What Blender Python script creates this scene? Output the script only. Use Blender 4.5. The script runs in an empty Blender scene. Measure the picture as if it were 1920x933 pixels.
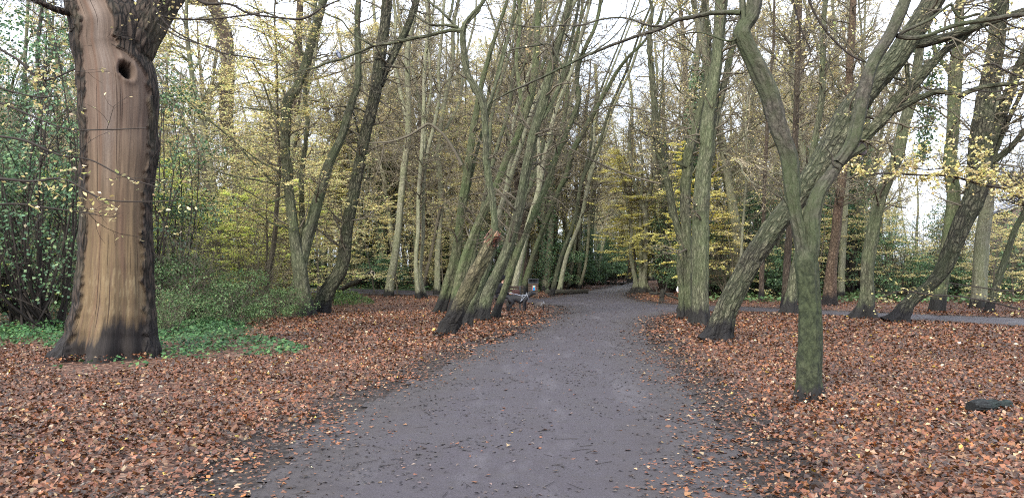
import bpy, math, random
import numpy as np
from mathutils import Vector, Matrix
R = math.radians
scene = bpy.context.scene
# ------------------------------------------------------------------ camera
FPX = 1480.0; CAMH = 1.6
PITCH = math.atan((498 - 466.5) / FPX)
cam_d = bpy.data.cameras.new('camera'); cam = bpy.data.objects.new('camera', cam_d)
scene.collection.objects.link(cam); scene.camera = cam
cam_d.sensor_width = 36; cam_d.lens = 36 * FPX / 1920
cam_d.clip_start = 0.1; cam_d.clip_end = 3000
cam.location = (0, 0, CAMH); cam.rotation_euler = (R(90) + PITCH, 0, 0)
# ------------------------------------------------------------------ sky and sun
SUN_EL, SUN_AZ = R(38), R(208)        # azimuth measured clockwise from +Y (the way the camera looks)
world = bpy.data.worlds.new('World'); scene.world = world; world.use_nodes = True
nt = world.node_tree; nt.nodes.clear()
wo = nt.nodes.new('ShaderNodeOutputWorld'); bg = nt.nodes.new('ShaderNodeBackground')
sky = nt.nodes.new('ShaderNodeTexSky'); sky.sky_type = 'NISHITA'; sky.sun_disc = False
sky.sun_elevation = SUN_EL; sky.sun_rotation = SUN_AZ; sky.dust_density = 3.0; sky.air_density = 1.0
tc = nt.nodes.new('ShaderNodeTexCoord'); ns = nt.nodes.new('ShaderNodeTexNoise')
ns.inputs['Scale'].default_value = 2.2; ns.inputs['Detail'].default_value = 5
rp = nt.nodes.new('ShaderNodeMapRange'); rp.inputs[1].default_value = 0.35; rp.inputs[2].default_value = 0.6
rp.inputs[3].default_value = 0.62; rp.inputs[4].default_value = 0.95
mx = nt.nodes.new('ShaderNodeMix'); mx.data_type = 'RGBA'
mx.inputs[7].default_value = (9.3, 10.1, 11.6, 1)      # thin bright cloud over the blue
nt.links.new(tc.outputs['Generated'], ns.inputs['Vector']); nt.links.new(ns.outputs['Fac'], rp.inputs[0])
nt.links.new(rp.outputs[0], mx.inputs[0]); nt.links.new(sky.outputs[0], mx.inputs[6])
nt.links.new(mx.outputs[2], bg.inputs[0]); nt.links.new(bg.outputs[0], wo.inputs[0])
bg.inputs[1].default_value = 0.145
sun_d = bpy.data.lights.new('sun', 'SUN'); sun = bpy.data.objects.new('sun', sun_d); scene.collection.objects.link(sun)
sun_d.energy = 3.2; sun_d.angle = R(14); sun_d.color = (1.0, 0.94, 0.82)
sd = Vector((math.sin(SUN_AZ) * math.cos(SUN_EL), math.cos(SUN_AZ) * math.cos(SUN_EL), math.sin(SUN_EL)))
sun.rotation_euler = sd.to_track_quat('Z', 'Y').to_euler()
scene.view_settings.view_transform = 'Standard'; scene.view_settings.look = 'None'
scene.view_settings.gamma = 1; scene.view_settings.exposure = 1.05
cy = scene.cycles
cy.max_bounces = 6; cy.diffuse_bounces = 4; cy.glossy_bounces = 2; cy.transmission_bounces = 3
cy.caustics_reflective = False; cy.caustics_refractive = False
cy.use_adaptive_sampling = True; cy.adaptive_threshold = 0.01
cy.use_denoising = False; cy.sample_clamp_indirect = 4.0; cy.pixel_filter_type = 'BLACKMAN_HARRIS'; cy.filter_width = 1.05

# ------------------------------------------------------------------ helpers
rng = np.random.default_rng(7)
random.seed(7)
cp_, sp_ = math.cos(PITCH), math.sin(PITCH)
def ray(px, py):
    xc = (px - 960) / FPX; zc = (466.5 - py) / FPX
    return np.array([xc, cp_ - sp_ * zc, sp_ + cp_ * zc])
def P(px, py, Y):                      # point of the photograph at forward distance Y
    d = ray(px, py); t = Y / d[1]
    return np.array([d[0] * t, Y, CAMH + d[2] * t])
def G(px, py):                         # the same on the ground
    d = ray(px, py); t = -CAMH / d[2]
    return np.array([d[0] * t, d[1] * t, 0.0])

def _h(ix, iy, iz):
    n = (ix.astype(np.int64) * 374761393 + iy.astype(np.int64) * 668265263 + iz.astype(np.int64) * 2147483647 // 3)
    n = (n ^ (n >> 13)) * 1274126177
    n = (n ^ (n >> 16)) & 0xffffff
    return n / float(0xffffff)
def vn(x, y, z=None):                  # value noise, -1..1
    x = np.asarray(x, float); y = np.asarray(y, float); z = np.zeros_like(x) if z is None else np.asarray(z, float)
    x, y, z = np.broadcast_arrays(x, y, z)
    ix, iy, iz = np.floor(x), np.floor(y), np.floor(z)
    fx, fy, fz = x - ix, y - iy, z - iz
    fx = fx * fx * (3 - 2 * fx); fy = fy * fy * (3 - 2 * fy); fz = fz * fz * (3 - 2 * fz)
    r = 0
    for a in (0, 1):
        for b in (0, 1):
            for c in (0, 1):
                w = (fx if a else 1 - fx) * (fy if b else 1 - fy) * (fz if c else 1 - fz)
                r = r + w * _h(ix + a, iy + b, iz + c)
    return r * 2 - 1
def fbm(x, y, z=None, o=3):
    s = 0; a = 1; t = 0
    for i in range(o):
        f = 2.03 ** i
        s = s + a * vn(np.asarray(x) * f + 17 * i, np.asarray(y) * f + 5 * i, None if z is None else np.asarray(z) * f)
        t += a; a *= .5
    return s / t

def norm(v):
    return v / np.maximum(np.linalg.norm(v, axis=-1, keepdims=True), 1e-9)

class Mesh:
    """collects verts / faces / uv / colour and links them as ONE mesh object"""
    def __init__(s): s.v = []; s.f = []; s.n = 0; s.uv = []; s.col = []; s.attr = []
    def add(s, v, faces, mat=0, uv=None, col=None, smooth=True, attr=None):
        # faces: int array (F,k); uv per vertex
        v = np.asarray(v, float).reshape(-1, 3); faces = np.asarray(faces, np.int64)
        s.v.append(v); s.f.append((faces + s.n, mat, smooth)); s.n += len(v)
        s.uv.append(np.zeros((len(v), 2)) if uv is None else np.asarray(uv, float).reshape(-1, 2))
        if col is None: col = np.ones((len(v), 3)) * .5
        col = np.asarray(col, float)
        if col.ndim == 1: col = np.tile(col, (len(v), 1))
        s.col.append(col)
        s.attr.append(np.zeros((len(v), 3)) if attr is None else np.asarray(attr, float))
    def mesh(s, name, mats, attr=False):
        me = bpy.data.meshes.new(name)
        v = np.concatenate(s.v); me.vertices.add(len(v)); me.vertices.foreach_set('co', v.astype(np.float32).ravel())
        loops = np.concatenate([f.ravel() for f, m, sm in s.f])
        tot = np.concatenate([np.full(len(f), f.shape[1]) for f, m, sm in s.f])
        mi = np.concatenate([np.full(len(f), m) for f, m, sm in s.f])
        sm_ = np.concatenate([np.full(len(f), sm) for f, m, sm in s.f])
        st = np.concatenate([[0], np.cumsum(tot)[:-1]])
        me.loops.add(len(loops)); me.loops.foreach_set('vertex_index', loops.astype(np.int32))
        me.polygons.add(len(tot)); me.polygons.foreach_set('loop_start', st.astype(np.int32))
        me.polygons.foreach_set('material_index', mi.astype(np.int32))
        me.polygons.foreach_set('use_smooth', sm_.astype(bool))
        uv = np.concatenate(s.uv)[loops]
        l = me.uv_layers.new(name='UVMap'); l.data.foreach_set('uv', uv.astype(np.float32).ravel())
        c = np.concatenate(s.col); c = np.concatenate([c, np.ones((len(c), 1))], 1)
        ca = me.color_attributes.new('Col', 'FLOAT_COLOR', 'POINT'); ca.data.foreach_set('color', c.astype(np.float32).ravel())
        if attr:
            c = np.concatenate(s.attr); c = np.concatenate([c, np.ones((len(c), 1))], 1)
            ca = me.color_attributes.new('Mask', 'FLOAT_COLOR', 'POINT'); ca.data.foreach_set('color', c.astype(np.float32).ravel())
        for m in mats: me.materials.append(m)
        me.update(calc_edges=True)
        return me
    def obj(s, name, mats, parent=None, loc=None, attr=False):
        # vertices are given in world space; loc (the thing's base) becomes the origin
        o = bpy.data.objects.new(name, None if False else s.mesh(name, mats, attr))
        scene.collection.objects.link(o)
        if parent is not None: o.parent = parent
        return o
def shift(s, loc):
    s.v = [v - np.asarray(loc) for v in s.v]
    return s

def tag(o, label=None, cat=None, group=None, kind=None):
    if label: o['label'] = label
    if cat: o['category'] = cat
    if group: o['group'] = group
    if kind: o['kind'] = kind
    return o
def empty(name, loc=(0, 0, 0), rz=0, scale=1.0):
    o = bpy.data.objects.new(name, None); scene.collection.objects.link(o)
    o.location = tuple(loc); o.rotation_euler = (0, 0, rz); o.scale = (scale,) * 3
    o.empty_display_size = 0.2
    return o
def dup(root, loc, rz=0, scale=1.0, label=None, group=None, sz=None):
    r = root.copy(); scene.collection.objects.link(r); r.location = tuple(loc); r.rotation_euler = (0, 0, rz)
    r.scale = (scale, scale, scale * (sz or 1))
    if label: r['label'] = label
    if group: r['group'] = group
    for ch in list(root.children):
        c = ch.copy(); scene.collection.objects.link(c); c.parent = r
        for g in ch.children:
            d = g.copy(); scene.collection.objects.link(d); d.parent = c
    return r

# ---- tubes: N polylines at once, pts (N,K,3), rad (N,K)
def tubes(M, pts, rad, sides, mat=0, col=None, cap=False, disp=None, smooth=True, attrf=None):
    pts = np.asarray(pts, float); rad = np.asarray(rad, float)
    if pts.ndim == 2: pts = pts[None]; rad = rad[None]
    N, K, _ = pts.shape
    if N == 0: return
    tan = np.empty_like(pts); tan[:, 1:-1] = pts[:, 2:] - pts[:, :-2]; tan[:, 0] = pts[:, 1] - pts[:, 0]; tan[:, -1] = pts[:, -1] - pts[:, -2]
    tan = norm(tan)
    back = np.tile(np.array([0.13, 1.0, 0.0]), (N, K, 1))        # seam turned away from the path side
    bad = np.abs((tan * norm(back)).sum(-1)) > 0.93
    back[bad.any(1)] = np.array([0, 0, 1.0])
    a = norm(back - (back * tan).sum(-1, keepdims=True) * tan)
    b = np.cross(tan, a)
    th = np.linspace(0, 2 * np.pi, sides + 1)                    # seam vertex doubled for the uv
    seg = np.linalg.norm(np.diff(pts, axis=1), axis=-1); s = np.concatenate([np.zeros((N, 1)), np.cumsum(seg, 1)], 1)
    Rr = rad[:, :, None] * np.ones(sides + 1)
    TH = np.broadcast_to(th, (N, K, sides + 1)); S = np.broadcast_to(s[:, :, None], (N, K, sides + 1))
    if disp is not None: Rr = Rr + disp(TH, S, rad[:, :, None] * np.ones(sides + 1))
    ct, st_ = np.cos(th), np.sin(th)
    V = pts[:, :, None, :] + Rr[..., None] * (ct[None, None, :, None] * a[:, :, None, :] + st_[None, None, :, None] * b[:, :, None, :])
    U = TH / (2 * np.pi) * (rad.mean() * 2 * np.pi)
    uv = np.stack([U + 3.7 * (np.arange(N) % 9)[:, None, None], S], -1)
    i = np.arange(N)[:, None, None] * K * (sides + 1); j = np.arange(K - 1)[None, :, None] * (sides + 1); k = np.arange(sides)[None, None, :]
    q = i + j + k
    F = np.stack([q, q + 1, q + sides + 2, q + sides + 1], -1).reshape(-1, 4)
    c = None
    if col is not None: c = np.tile(col, (N * K * (sides + 1), 1)) if np.ndim(col) == 1 else np.repeat(col, K * (sides + 1), 0)
    at = attrf(TH, S, V).reshape(-1, 3) if attrf is not None else None
    M.add(V.reshape(-1, 3), F, mat, uv.reshape(-1, 2), c, smooth, at)
    if cap:
        for n in range(N):
            ring = V[n, -1, :-1]; cc = pts[n, -1] + tan[n, -1] * rad[n, -1] * (.25 if cap is True else cap)
            M.add(np.concatenate([ring, cc[None]]), np.array([[x, (x + 1) % sides, sides] for x in range(sides)]), mat,
                  np.concatenate([np.stack([ct[:-1] * rad[n, -1], st_[:-1] * rad[n, -1]], -1), [[0, 0]]]), smooth=False,
                  attr=None if at is None else np.tile(at[-1], (sides + 1, 1)))

def resample(p, r, ds):
    p = np.asarray(p, float); r = np.asarray(r, float)
    pp = np.concatenate([[2 * p[0] - p[1]], p, [2 * p[-1] - p[-2]]])
    out, ro = [], []
    for i in range(len(p) - 1):
        n = max(1, int(round(np.linalg.norm(p[i + 1] - p[i]) / ds)))
        t = (np.arange(n) / n)[:, None]
        a, b, c, d = pp[i], pp[i + 1], pp[i + 2], pp[i + 3]
        out.append(.5 * (2 * b + (c - a) * t + (2 * a - 5 * b + 4 * c - d) * t ** 2 + (3 * b - a - 3 * c + d) * t ** 3))
        tt = t[:, 0]; tt = tt * tt * (3 - 2 * tt); ro.append(r[i] * (1 - tt) + r[i + 1] * tt)
    out.append(p[-1:]); ro.append(r[-1:])
    return np.concatenate(out), np.concatenate(ro)

# ---- vectorised branching
def grow(g, p0, d0, L, r0, r1, K, wob=.25, up=0.0, flat=0.0):
    N = len(p0); pts = np.empty((N, K + 1, 3)); pts[:, 0] = p0; d = norm(d0).copy()
    for k in range(K):
        d = d + g.normal(0, wob, (N, 3)); d[:, 2] += up; d[:, 2] *= (1 - flat); d = norm(d)
        pts[:, k + 1] = pts[:, k] + d * (L / K)[:, None]
    t = np.linspace(0, 1, K + 1)
    return pts, r0[:, None] * (1 - t) + r1[:, None] * t
def spawn(g, pts, rad, L, m, tlo, thi, ang, lr, rr, flat=0.3, jit=.3):
    """m children per branch"""
    N, K1, _ = pts.shape; K = K1 - 1
    t = tlo + (thi - tlo) * (np.arange(m)[None] + g.random((N, m))) / m
    f = t * K; i = np.minimum(f.astype(int), K - 1); w = (f - i)[..., None]
    n = np.arange(N)[:, None]
    p = pts[n, i] * (1 - w) + pts[n, i + 1] * w
    d = norm(pts[n, i + 1] - pts[n, i])
    side = g.normal(0, 1, (N, m, 3)); side[..., 2] *= (1 - flat)
    side = norm(side - (side * d).sum(-1, keepdims=True) * d)
    a = ang + g.normal(0, .2, (N, m, 1))
    dd = np.cos(a) * d + np.sin(a) * side
    ll = (L[:, None] * lr * (1 - .55 * t) * (1 + g.uniform(-jit, jit, (N, m)))).ravel()
    r = (rad[n, i] * rr).ravel()
    return p.reshape(-1, 3), dd.reshape(-1, 3), ll, r

LEAF8 = np.array([[0, -.5], [.2, -.32], [.38, -.02], [.2, .24], [0, .5], [-.2, .24], [-.38, -.02], [-.2, -.32]])
OAK = np.array([[0, -.5], [.16, -.18], [.40, .02], [.17, .2], [0, .5], [-.2, .24], [-.36, -.05], [-.15, -.22]])
MAPLE = np.array([[0, -.5], [.24, -.24], [.5, .06], [.2, .1], [0, .5], [-.22, .12], [-.5, .0], [-.2, -.28]])
def leaves(M, c, nrm, size, col, mat=0, tmpl=None, g=rng, curl=.25, width=1.0):
    """one small folded leaf per centre; tmpl None = 4-point leaf"""
    N = len(c)
    if N == 0: return
    nrm = norm(nrm); rnd = g.normal(0, 1, (N, 3)); a = norm(rnd - (rnd * nrm).sum(-1, keepdims=True) * nrm); b = np.cross(nrm, a)
    size = np.broadcast_to(size, (N,))
    if tmpl is None:
        T = np.array([[0, -.5], [.3 * width, .03], [0, .5], [-.3 * width, .03]]); zz = np.array([0, .25, 0, .25]) * curl * 1.2
        F = np.array([[0, 1, 2], [0, 2, 3]])
    else:
        T = tmpl * np.array([width, 1]); zz = (np.abs(T[:, 0]) * 1.0 + .4 * T[:, 1] ** 2) * curl * 2
        F = np.array([[0, 1, 2, 3, 4], [0, 4, 5, 6, 7]])
    k = len(T)
    cu = g.uniform(-1.2, 1.6, (N, 1, 1)) if tmpl is not None else 1.0
    V = c[:, None] + size[:, None, None] * (T[None, :, 0, None] * a[:, None] + T[None, :, 1, None] * b[:, None] + zz[None, :, None] * cu * nrm[:, None])
    FF = (np.arange(N) * k)[:, None, None] + F[None]
    M.add(V.reshape(-1, 3), FF.reshape(-1, F.shape[1]), mat, None, np.repeat(col, k, 0), False)

def palette(g, n, cols, w, var=.25):
    cols = np.array(cols); w = np.array(w, float); w /= w.sum()
    c = cols[g.choice(len(cols), n, p=w)]
    return np.clip(c * (1 + g.uniform(-var, var, (n, 1))) * (1 + g.uniform(-.07, .07, (n, 3))), 0.003, .95)

# ------------------------------------------------------------------ materials
def new_mat(name):
    m = bpy.data.materials.new(name); m.use_nodes = True; n = m.node_tree; n.nodes.clear()
    out = n.nodes.new('ShaderNodeOutputMaterial'); b = n.nodes.new('ShaderNodeBsdfPrincipled')
    n.links.new(b.outputs[0], out.inputs[0]); b.inputs['Specular IOR Level'].default_value = .25
    return m, n, b, out
def nz(n, vec, scale, detail=4, rough=.6, dist=0.0):
    t = n.nodes.new('ShaderNodeTexNoise'); t.inputs['Scale'].default_value = scale; t.inputs['Detail'].default_value = detail
    t.inputs['Roughness'].default_value = rough; t.inputs['Distortion'].default_value = dist
    if vec is not None: n.links.new(vec, t.inputs['Vector'])
    return t.outputs['Fac']
def mp(n, vec, sc):
    t = n.nodes.new('ShaderNodeMapping'); t.inputs['Scale'].default_value = sc; n.links.new(vec, t.inputs['Vector']); return t.outputs[0]
def ramp(n, fac, stops):
    t = n.nodes.new('ShaderNodeValToRGB'); e = t.color_ramp.elements
    while len(e) < len(stops): e.new(.5)
    for el, (p, c) in zip(e, stops): el.position = p; el.color = (*c, 1) if len(c) == 3 else c
    n.links.new(fac, t.inputs[0]); return t.outputs[0]
def mix(n, fac, a, b, bl='MIX'):
    t = n.nodes.new('ShaderNodeMix'); t.data_type = 'RGBA'; t.blend_type = bl
    for sock, v in ((t.inputs[0], fac), (t.inputs[6], a), (t.inputs[7], b)):
        if isinstance(v, (int, float)): sock.default_value = v
        elif isinstance(v, tuple): sock.default_value = (*v, 1)
        else: n.links.new(v, sock)
    return t.outputs[2]
def mrange(n, v, a, b, c=0.0, d=1.0):
    t = n.nodes.new('ShaderNodeMapRange'); t.inputs[1].default_value = a; t.inputs[2].default_value = b
    t.inputs[3].default_value = c; t.inputs[4].default_value = d; n.links.new(v, t.inputs[0]); return t.outputs[0]
def mth(n, op, a, b=None):
    t = n.nodes.new('ShaderNodeMath'); t.operation = op
    for s, v in zip(t.inputs, (a, b)):
        if v is None: continue
        if isinstance(v, (int, float)): s.default_value = v
        else: n.links.new(v, s)
    return t.outputs[0]
def bump(n, b, h, dist=.02, strength=1.0):
    t = n.nodes.new('ShaderNodeBump'); t.inputs['Distance'].default_value = dist; t.inputs['Strength'].default_value = strength
    n.links.new(h, t.inputs['Height']); n.links.new(t.outputs[0], b.inputs['Normal'])

def bark_mat(name, dark, mid, light, green, gamt=.5, base=0.55, fu=26, fv=3.2, bdist=.02, gfoot=0, fis=.8):
    m, n, b, out = new_mat(name)
    uv = n.nodes.new('ShaderNodeUVMap').outputs[0]
    geo = n.nodes.new('ShaderNodeNewGeometry'); pos = geo.outputs['Position']
    oi = n.nodes.new('ShaderNodeObjectInfo')
    warp = n.nodes.new('ShaderNodeVectorMath'); warp.operation = 'ADD'
    wn = n.nodes.new('ShaderNodeTexNoise'); wn.inputs['Scale'].default_value = 5; wn.inputs['Detail'].default_value = 3; n.links.new(uv, wn.inputs['Vector'])
    wsc = n.nodes.new('ShaderNodeVectorMath'); wsc.operation = 'SCALE'; wsc.inputs[3].default_value = .09; n.links.new(wn.outputs['Color'], wsc.inputs[0])
    n.links.new(uv, warp.inputs[0]); n.links.new(wsc.outputs[0], warp.inputs[1]); wv = warp.outputs[0]
    def cells(su, sv):
        t = n.nodes.new('ShaderNodeTexVoronoi'); t.feature = 'DISTANCE_TO_EDGE'; t.inputs['Scale'].default_value = 1.0; n.links.new(mp(n, wv, (su, sv, 1)), t.inputs['Vector']); return t.outputs['Distance']
    e1 = cells(fu * .75, fv); e2 = cells(fu * 1.9, fv * 2.6)
    f1 = nz(n, mp(n, uv, (fu, fv * 2, 1)), 1.0, 6, .7); f2 = nz(n, pos, 45, 4, .65)
    p1 = mrange(n, e1, 0.0, .20, 0, 1); p2 = mrange(n, e2, 0, .16, 0, 1)
    c = ramp(n, mth(n, 'ADD', mth(n, 'MULTIPLY', f1, .6), mth(n, 'MULTIPLY', f2, .4)), [(.36, tuple(x * .6 + y * .4 for x, y in zip(dark, mid))), (.48, mid), (.63, light)])
    c = mix(n, mth(n, 'MULTIPLY', mth(n, 'SUBTRACT', 1.0, p2), .5 * fis), c, dark)
    c = mix(n, mth(n, 'MULTIPLY', mth(n, 'SUBTRACT', 1.0, p1), .92 * fis), c, dark)
    h = mth(n, 'ADD', mth(n, 'MULTIPLY', p1, fis), mth(n, 'ADD', mth(n, 'MULTIPLY', p2, .4 * fis), mth(n, 'MULTIPLY', f2, .5)))
    blot = nz(n, mp(n, pos, (5, 5, 2.2)), 1.0, 4, .65)
    c = mix(n, mrange(n, blot, .48, .70, 0, .45), c, dark)
    big = nz(n, pos, 1.3, 3, .6); fine = nz(n, pos, 14, 3, .6)
    g = mth(n, 'MULTIPLY', mrange(n, mth(n, 'ADD', big, mth(n, 'MULTIPLY', fine, .25)), .5, .75), gamt)
    c = mix(n, g, c, mix(n, .5, c, green, 'OVERLAY') if False else mix(n, .72, c, green))
    # pale lichen specks
    vs = n.nodes.new('ShaderNodeTexVoronoi'); vs.inputs['Scale'].default_value = 9; n.links.new(pos, vs.inputs['Vector'])
    c = mix(n, mth(n, 'MULTIPLY', mrange(n, vs.outputs['Distance'], .10, .03), .35), c, light)
    val = mrange(n, oi.outputs['Random'], 0, 1, .82, 1.15)
    c = mix(n, 1.0, c, val, 'MULTIPLY')
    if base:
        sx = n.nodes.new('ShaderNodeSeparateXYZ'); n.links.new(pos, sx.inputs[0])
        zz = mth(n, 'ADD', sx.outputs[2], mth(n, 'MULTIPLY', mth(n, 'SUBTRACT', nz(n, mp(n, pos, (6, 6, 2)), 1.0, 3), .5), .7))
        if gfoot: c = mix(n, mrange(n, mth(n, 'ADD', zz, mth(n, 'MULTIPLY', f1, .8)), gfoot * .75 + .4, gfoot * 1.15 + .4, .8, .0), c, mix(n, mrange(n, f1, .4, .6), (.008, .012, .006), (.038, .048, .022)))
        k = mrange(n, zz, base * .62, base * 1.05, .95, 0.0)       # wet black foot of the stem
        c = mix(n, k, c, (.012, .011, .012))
    n.links.new(c, b.inputs['Base Color']); b.inputs['Roughness'].default_value = .85
    bump(n, b, h, bdist)
    return m

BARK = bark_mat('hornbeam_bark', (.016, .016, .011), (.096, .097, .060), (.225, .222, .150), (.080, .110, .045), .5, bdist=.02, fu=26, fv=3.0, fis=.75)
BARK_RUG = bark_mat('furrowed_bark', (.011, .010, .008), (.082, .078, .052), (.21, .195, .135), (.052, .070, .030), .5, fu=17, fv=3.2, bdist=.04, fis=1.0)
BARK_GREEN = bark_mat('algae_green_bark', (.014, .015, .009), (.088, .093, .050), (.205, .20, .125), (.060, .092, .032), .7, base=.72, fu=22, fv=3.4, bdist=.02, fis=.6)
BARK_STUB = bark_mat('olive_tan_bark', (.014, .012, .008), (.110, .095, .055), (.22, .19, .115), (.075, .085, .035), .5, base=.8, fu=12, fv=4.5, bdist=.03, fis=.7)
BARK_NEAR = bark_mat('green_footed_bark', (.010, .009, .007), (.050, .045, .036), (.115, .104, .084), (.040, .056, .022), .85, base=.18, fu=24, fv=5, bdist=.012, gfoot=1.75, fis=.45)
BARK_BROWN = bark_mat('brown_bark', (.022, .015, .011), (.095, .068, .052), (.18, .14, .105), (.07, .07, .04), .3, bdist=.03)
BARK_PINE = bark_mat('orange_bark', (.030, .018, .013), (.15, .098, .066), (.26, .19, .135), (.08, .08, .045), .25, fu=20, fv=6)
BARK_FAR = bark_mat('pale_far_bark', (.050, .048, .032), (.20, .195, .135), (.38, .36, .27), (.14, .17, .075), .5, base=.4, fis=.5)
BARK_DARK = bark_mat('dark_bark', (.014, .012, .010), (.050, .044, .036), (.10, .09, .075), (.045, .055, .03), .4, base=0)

def flat_mat(name, col, rough=.8, spec=.2, noise=.25, scale=30):
    m, n, b, out = new_mat(name)
    tcn = n.nodes.new('ShaderNodeTexCoord').outputs['Object']
    f = nz(n, tcn, scale, 4)
    c = mix(n, f, tuple(x * (1 - noise) for x in col), tuple(min(1, x * (1 + noise)) for x in col))
    n.links.new(c, b.inputs['Base Color']); b.inputs['Roughness'].default_value = rough; b.inputs['Specular IOR Level'].default_value = spec
    bump(n, b, f, .003)
    return m
TWIG = flat_mat('twig_bark', (.10, .088, .066), .85, .1)
TWIG_DARK = flat_mat('dark_twig_bark', (.035, .030, .027), .85, .1)
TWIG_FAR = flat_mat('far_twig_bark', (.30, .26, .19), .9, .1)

def leaf_mat(name, transl=.35, rough=.55, spec=.3, objvar=.15):
    m = bpy.data.materials.new(name); m.use_nodes = True; n = m.node_tree; n.nodes.clear()
    out = n.nodes.new('ShaderNodeOutputMaterial'); b = n.nodes.new('ShaderNodeBsdfPrincipled')
    a = n.nodes.new('ShaderNodeAttribute'); a.attribute_name = 'Col'
    oi = n.nodes.new('ShaderNodeObjectInfo')
    c = mix(n, 1.0, a.outputs['Color'], mrange(n, oi.outputs['Random'], 0, 1, 1 - objvar, 1 + objvar), 'MULTIPLY')
    n.links.new(c, b.inputs['Base Color']); b.inputs['Roughness'].default_value = rough; b.inputs['Specular IOR Level'].default_value = spec
    if transl:
        t = n.nodes.new('ShaderNodeBsdfTranslucent'); n.links.new(c, t.inputs[0])
        ms = n.nodes.new('ShaderNodeMixShader'); ms.inputs[0].default_value = transl
        n.links.new(b.outputs[0], ms.inputs[1]); n.links.new(t.outputs[0], ms.inputs[2]); n.links.new(ms.outputs[0], out.inputs[0])
    else: n.links.new(b.outputs[0], out.inputs[0])
    return m
LEAF = leaf_mat('autumn_leaf', .4)
LITTER = leaf_mat('fallen_leaf', 0, .45, .45, 0)
GREEN = leaf_mat('evergreen_leaf', .22, .55, .3)

# ------------------------------------------------------------------ ground and path
def poly_sd(poly, x, y):
    """signed distance, positive inside"""
    d = np.full(x.shape, 1e9); ins = np.zeros(x.shape, bool); n = len(poly)
    for i in range(n):
        ax, ay = poly[i]; bx, by = poly[(i + 1) % n]
        ex, ey = bx - ax, by - ay; t = np.clip(((x - ax) * ex + (y - ay) * ey) / (ex * ex + ey * ey + 1e-12), 0, 1)
        d = np.minimum(d, np.hypot(x - ax - t * ex, y - ay - t * ey))
        c = ((ay > y) != (by > y)) & (x < (bx - ax) * (y - ay) / (by - ay + 1e-12) + ax)
        ins ^= c
    return np.where(ins, d, -d)
def gp(pts): return [tuple(G(*p)[:2]) for p in pts]
MAIN = [(-1.9, 1.0), (-1.92, 4)] + gp([(430, 933), (560, 820), (690, 752), (800, 702), (880, 658), (960, 627), (1020, 601), (1062, 583), (1050, 575), (1000, 569),
        (900, 560.5), (820, 555.5), (640, 550.5), (500, 547), (300, 544), (300, 536.5), (500, 539), (640, 541), (820, 545.5), (930, 553.5), (1010, 560), (1090, 548), (1150, 537), (1177, 530), (1183, 526.5),
        (1196, 526.5), (1190, 534), (1184, 546), (1176, 556), (1200, 565), (1260, 571), (1400, 575.5), (1540, 582), (1700, 588.5), (1920, 597), (2300, 612),
        (2300, 632), (1920, 612), (1700, 600), (1540, 591.5), (1400, 584.5), (1290, 584.5), (1240, 592), (1213, 604), (1222, 640), (1262, 690), (1322, 742), (1372, 800), (1398, 860), (1415, 933)]) + [(1.75, 4), (1.75, 1.0)]
def path_sd(x, y): return poly_sd(MAIN, x, y)

def ground_mat():
    m, n, b, out = new_mat('leaf_litter_ground')
    pos = n.nodes.new('ShaderNodeNewGeometry').outputs['Position']
    v = n.nodes.new('ShaderNodeTexVoronoi'); v.inputs['Scale'].default_value = 20; n.links.new(pos, v.inputs['Vector'])
    sx = n.nodes.new('ShaderNodeSeparateColor'); n.links.new(v.outputs['Color'], sx.inputs[0])
    c = ramp(n, sx.outputs[0], [(0, (.022, .012, .009)), (.35, (.06, .03, .02)), (.6, (.11, .05, .032)), (.85, (.16, .09, .06)), (1, (.22, .15, .11))])
    soil = ramp(n, nz(n, pos, 9, 5), [(.3, (.014, .011, .010)), (.7, (.045, .034, .030))])
    at = n.nodes.new('ShaderNodeAttribute'); at.attribute_name = 'Mask'
    s3 = n.nodes.new('ShaderNodeSeparateColor'); n.links.new(at.outputs['Color'], s3.inputs[0])
    k = mrange(n, mth(n, 'ADD', s3.outputs[0], mth(n, 'MULTIPLY', nz(n, pos, 3, 4), .5)), .45, .85)
    c = mix(n, k, c, soil)
    green = ramp(n, nz(n, pos, 25, 4), [(.35, (.012, .022, .010)), (.7, (.04, .075, .025))])
    kg = mrange(n, mth(n, 'ADD', s3.outputs[1], mth(n, 'MULTIPLY', nz(n, pos, 1.5, 4), .6)), .6, 1.0)
    c = mix(n, kg, c, green)
    n.links.new(c, b.inputs['Base Color']); b.inputs['Roughness'].default_value = .8
    bump(n, b, v.outputs['Distance'], .03)
    return m
def green_zone(x, y):
    """where ivy, bramble and rough grass take over from the litter (0..1)"""
    far = np.clip((y - 44 - 3 * np.sin(x * .3)) / 10, 0, 1)
    left = np.clip((-x - .30 * y + .4 - 0.0) / 1.5, 0, 1) * np.clip((y - 16) / 4, 0, 1)
    return np.maximum(far * (np.abs(x - .14 * y) > 5), left)
def build_ground():
    M = Mesh()
    xs = np.concatenate([-np.geomspace(900, 40, 10)[:-1], np.arange(-40, 40.01, .5), np.geomspace(40, 900, 10)[1:]])
    ys = np.concatenate([[-300, -100, -30, -10], np.arange(-4, 90, .5), np.geomspace(90, 1500, 12)])
    X, Y = np.meshgrid(xs, ys); sd_ = path_sd(X, Y)
    Z = np.zeros_like(X)
    mud = np.clip(1 - (-sd_) / 1.1, 0, 1)
    at = np.stack([mud, green_zone(X, Y), np.zeros_like(X)], -1).reshape(-1, 3)
    nx, ny = len(xs), len(ys)
    i = (np.arange(ny - 1)[:, None] * nx + np.arange(nx - 1)[None]).ravel()
    M.add(np.stack([X, Y, Z], -1).reshape(-1, 3), np.stack([i, i + 1, i + nx + 1, i + nx], -1), attr=at)
    o = M.obj('ground', [ground_mat()], attr=True); tag(o, kind='structure')

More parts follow.
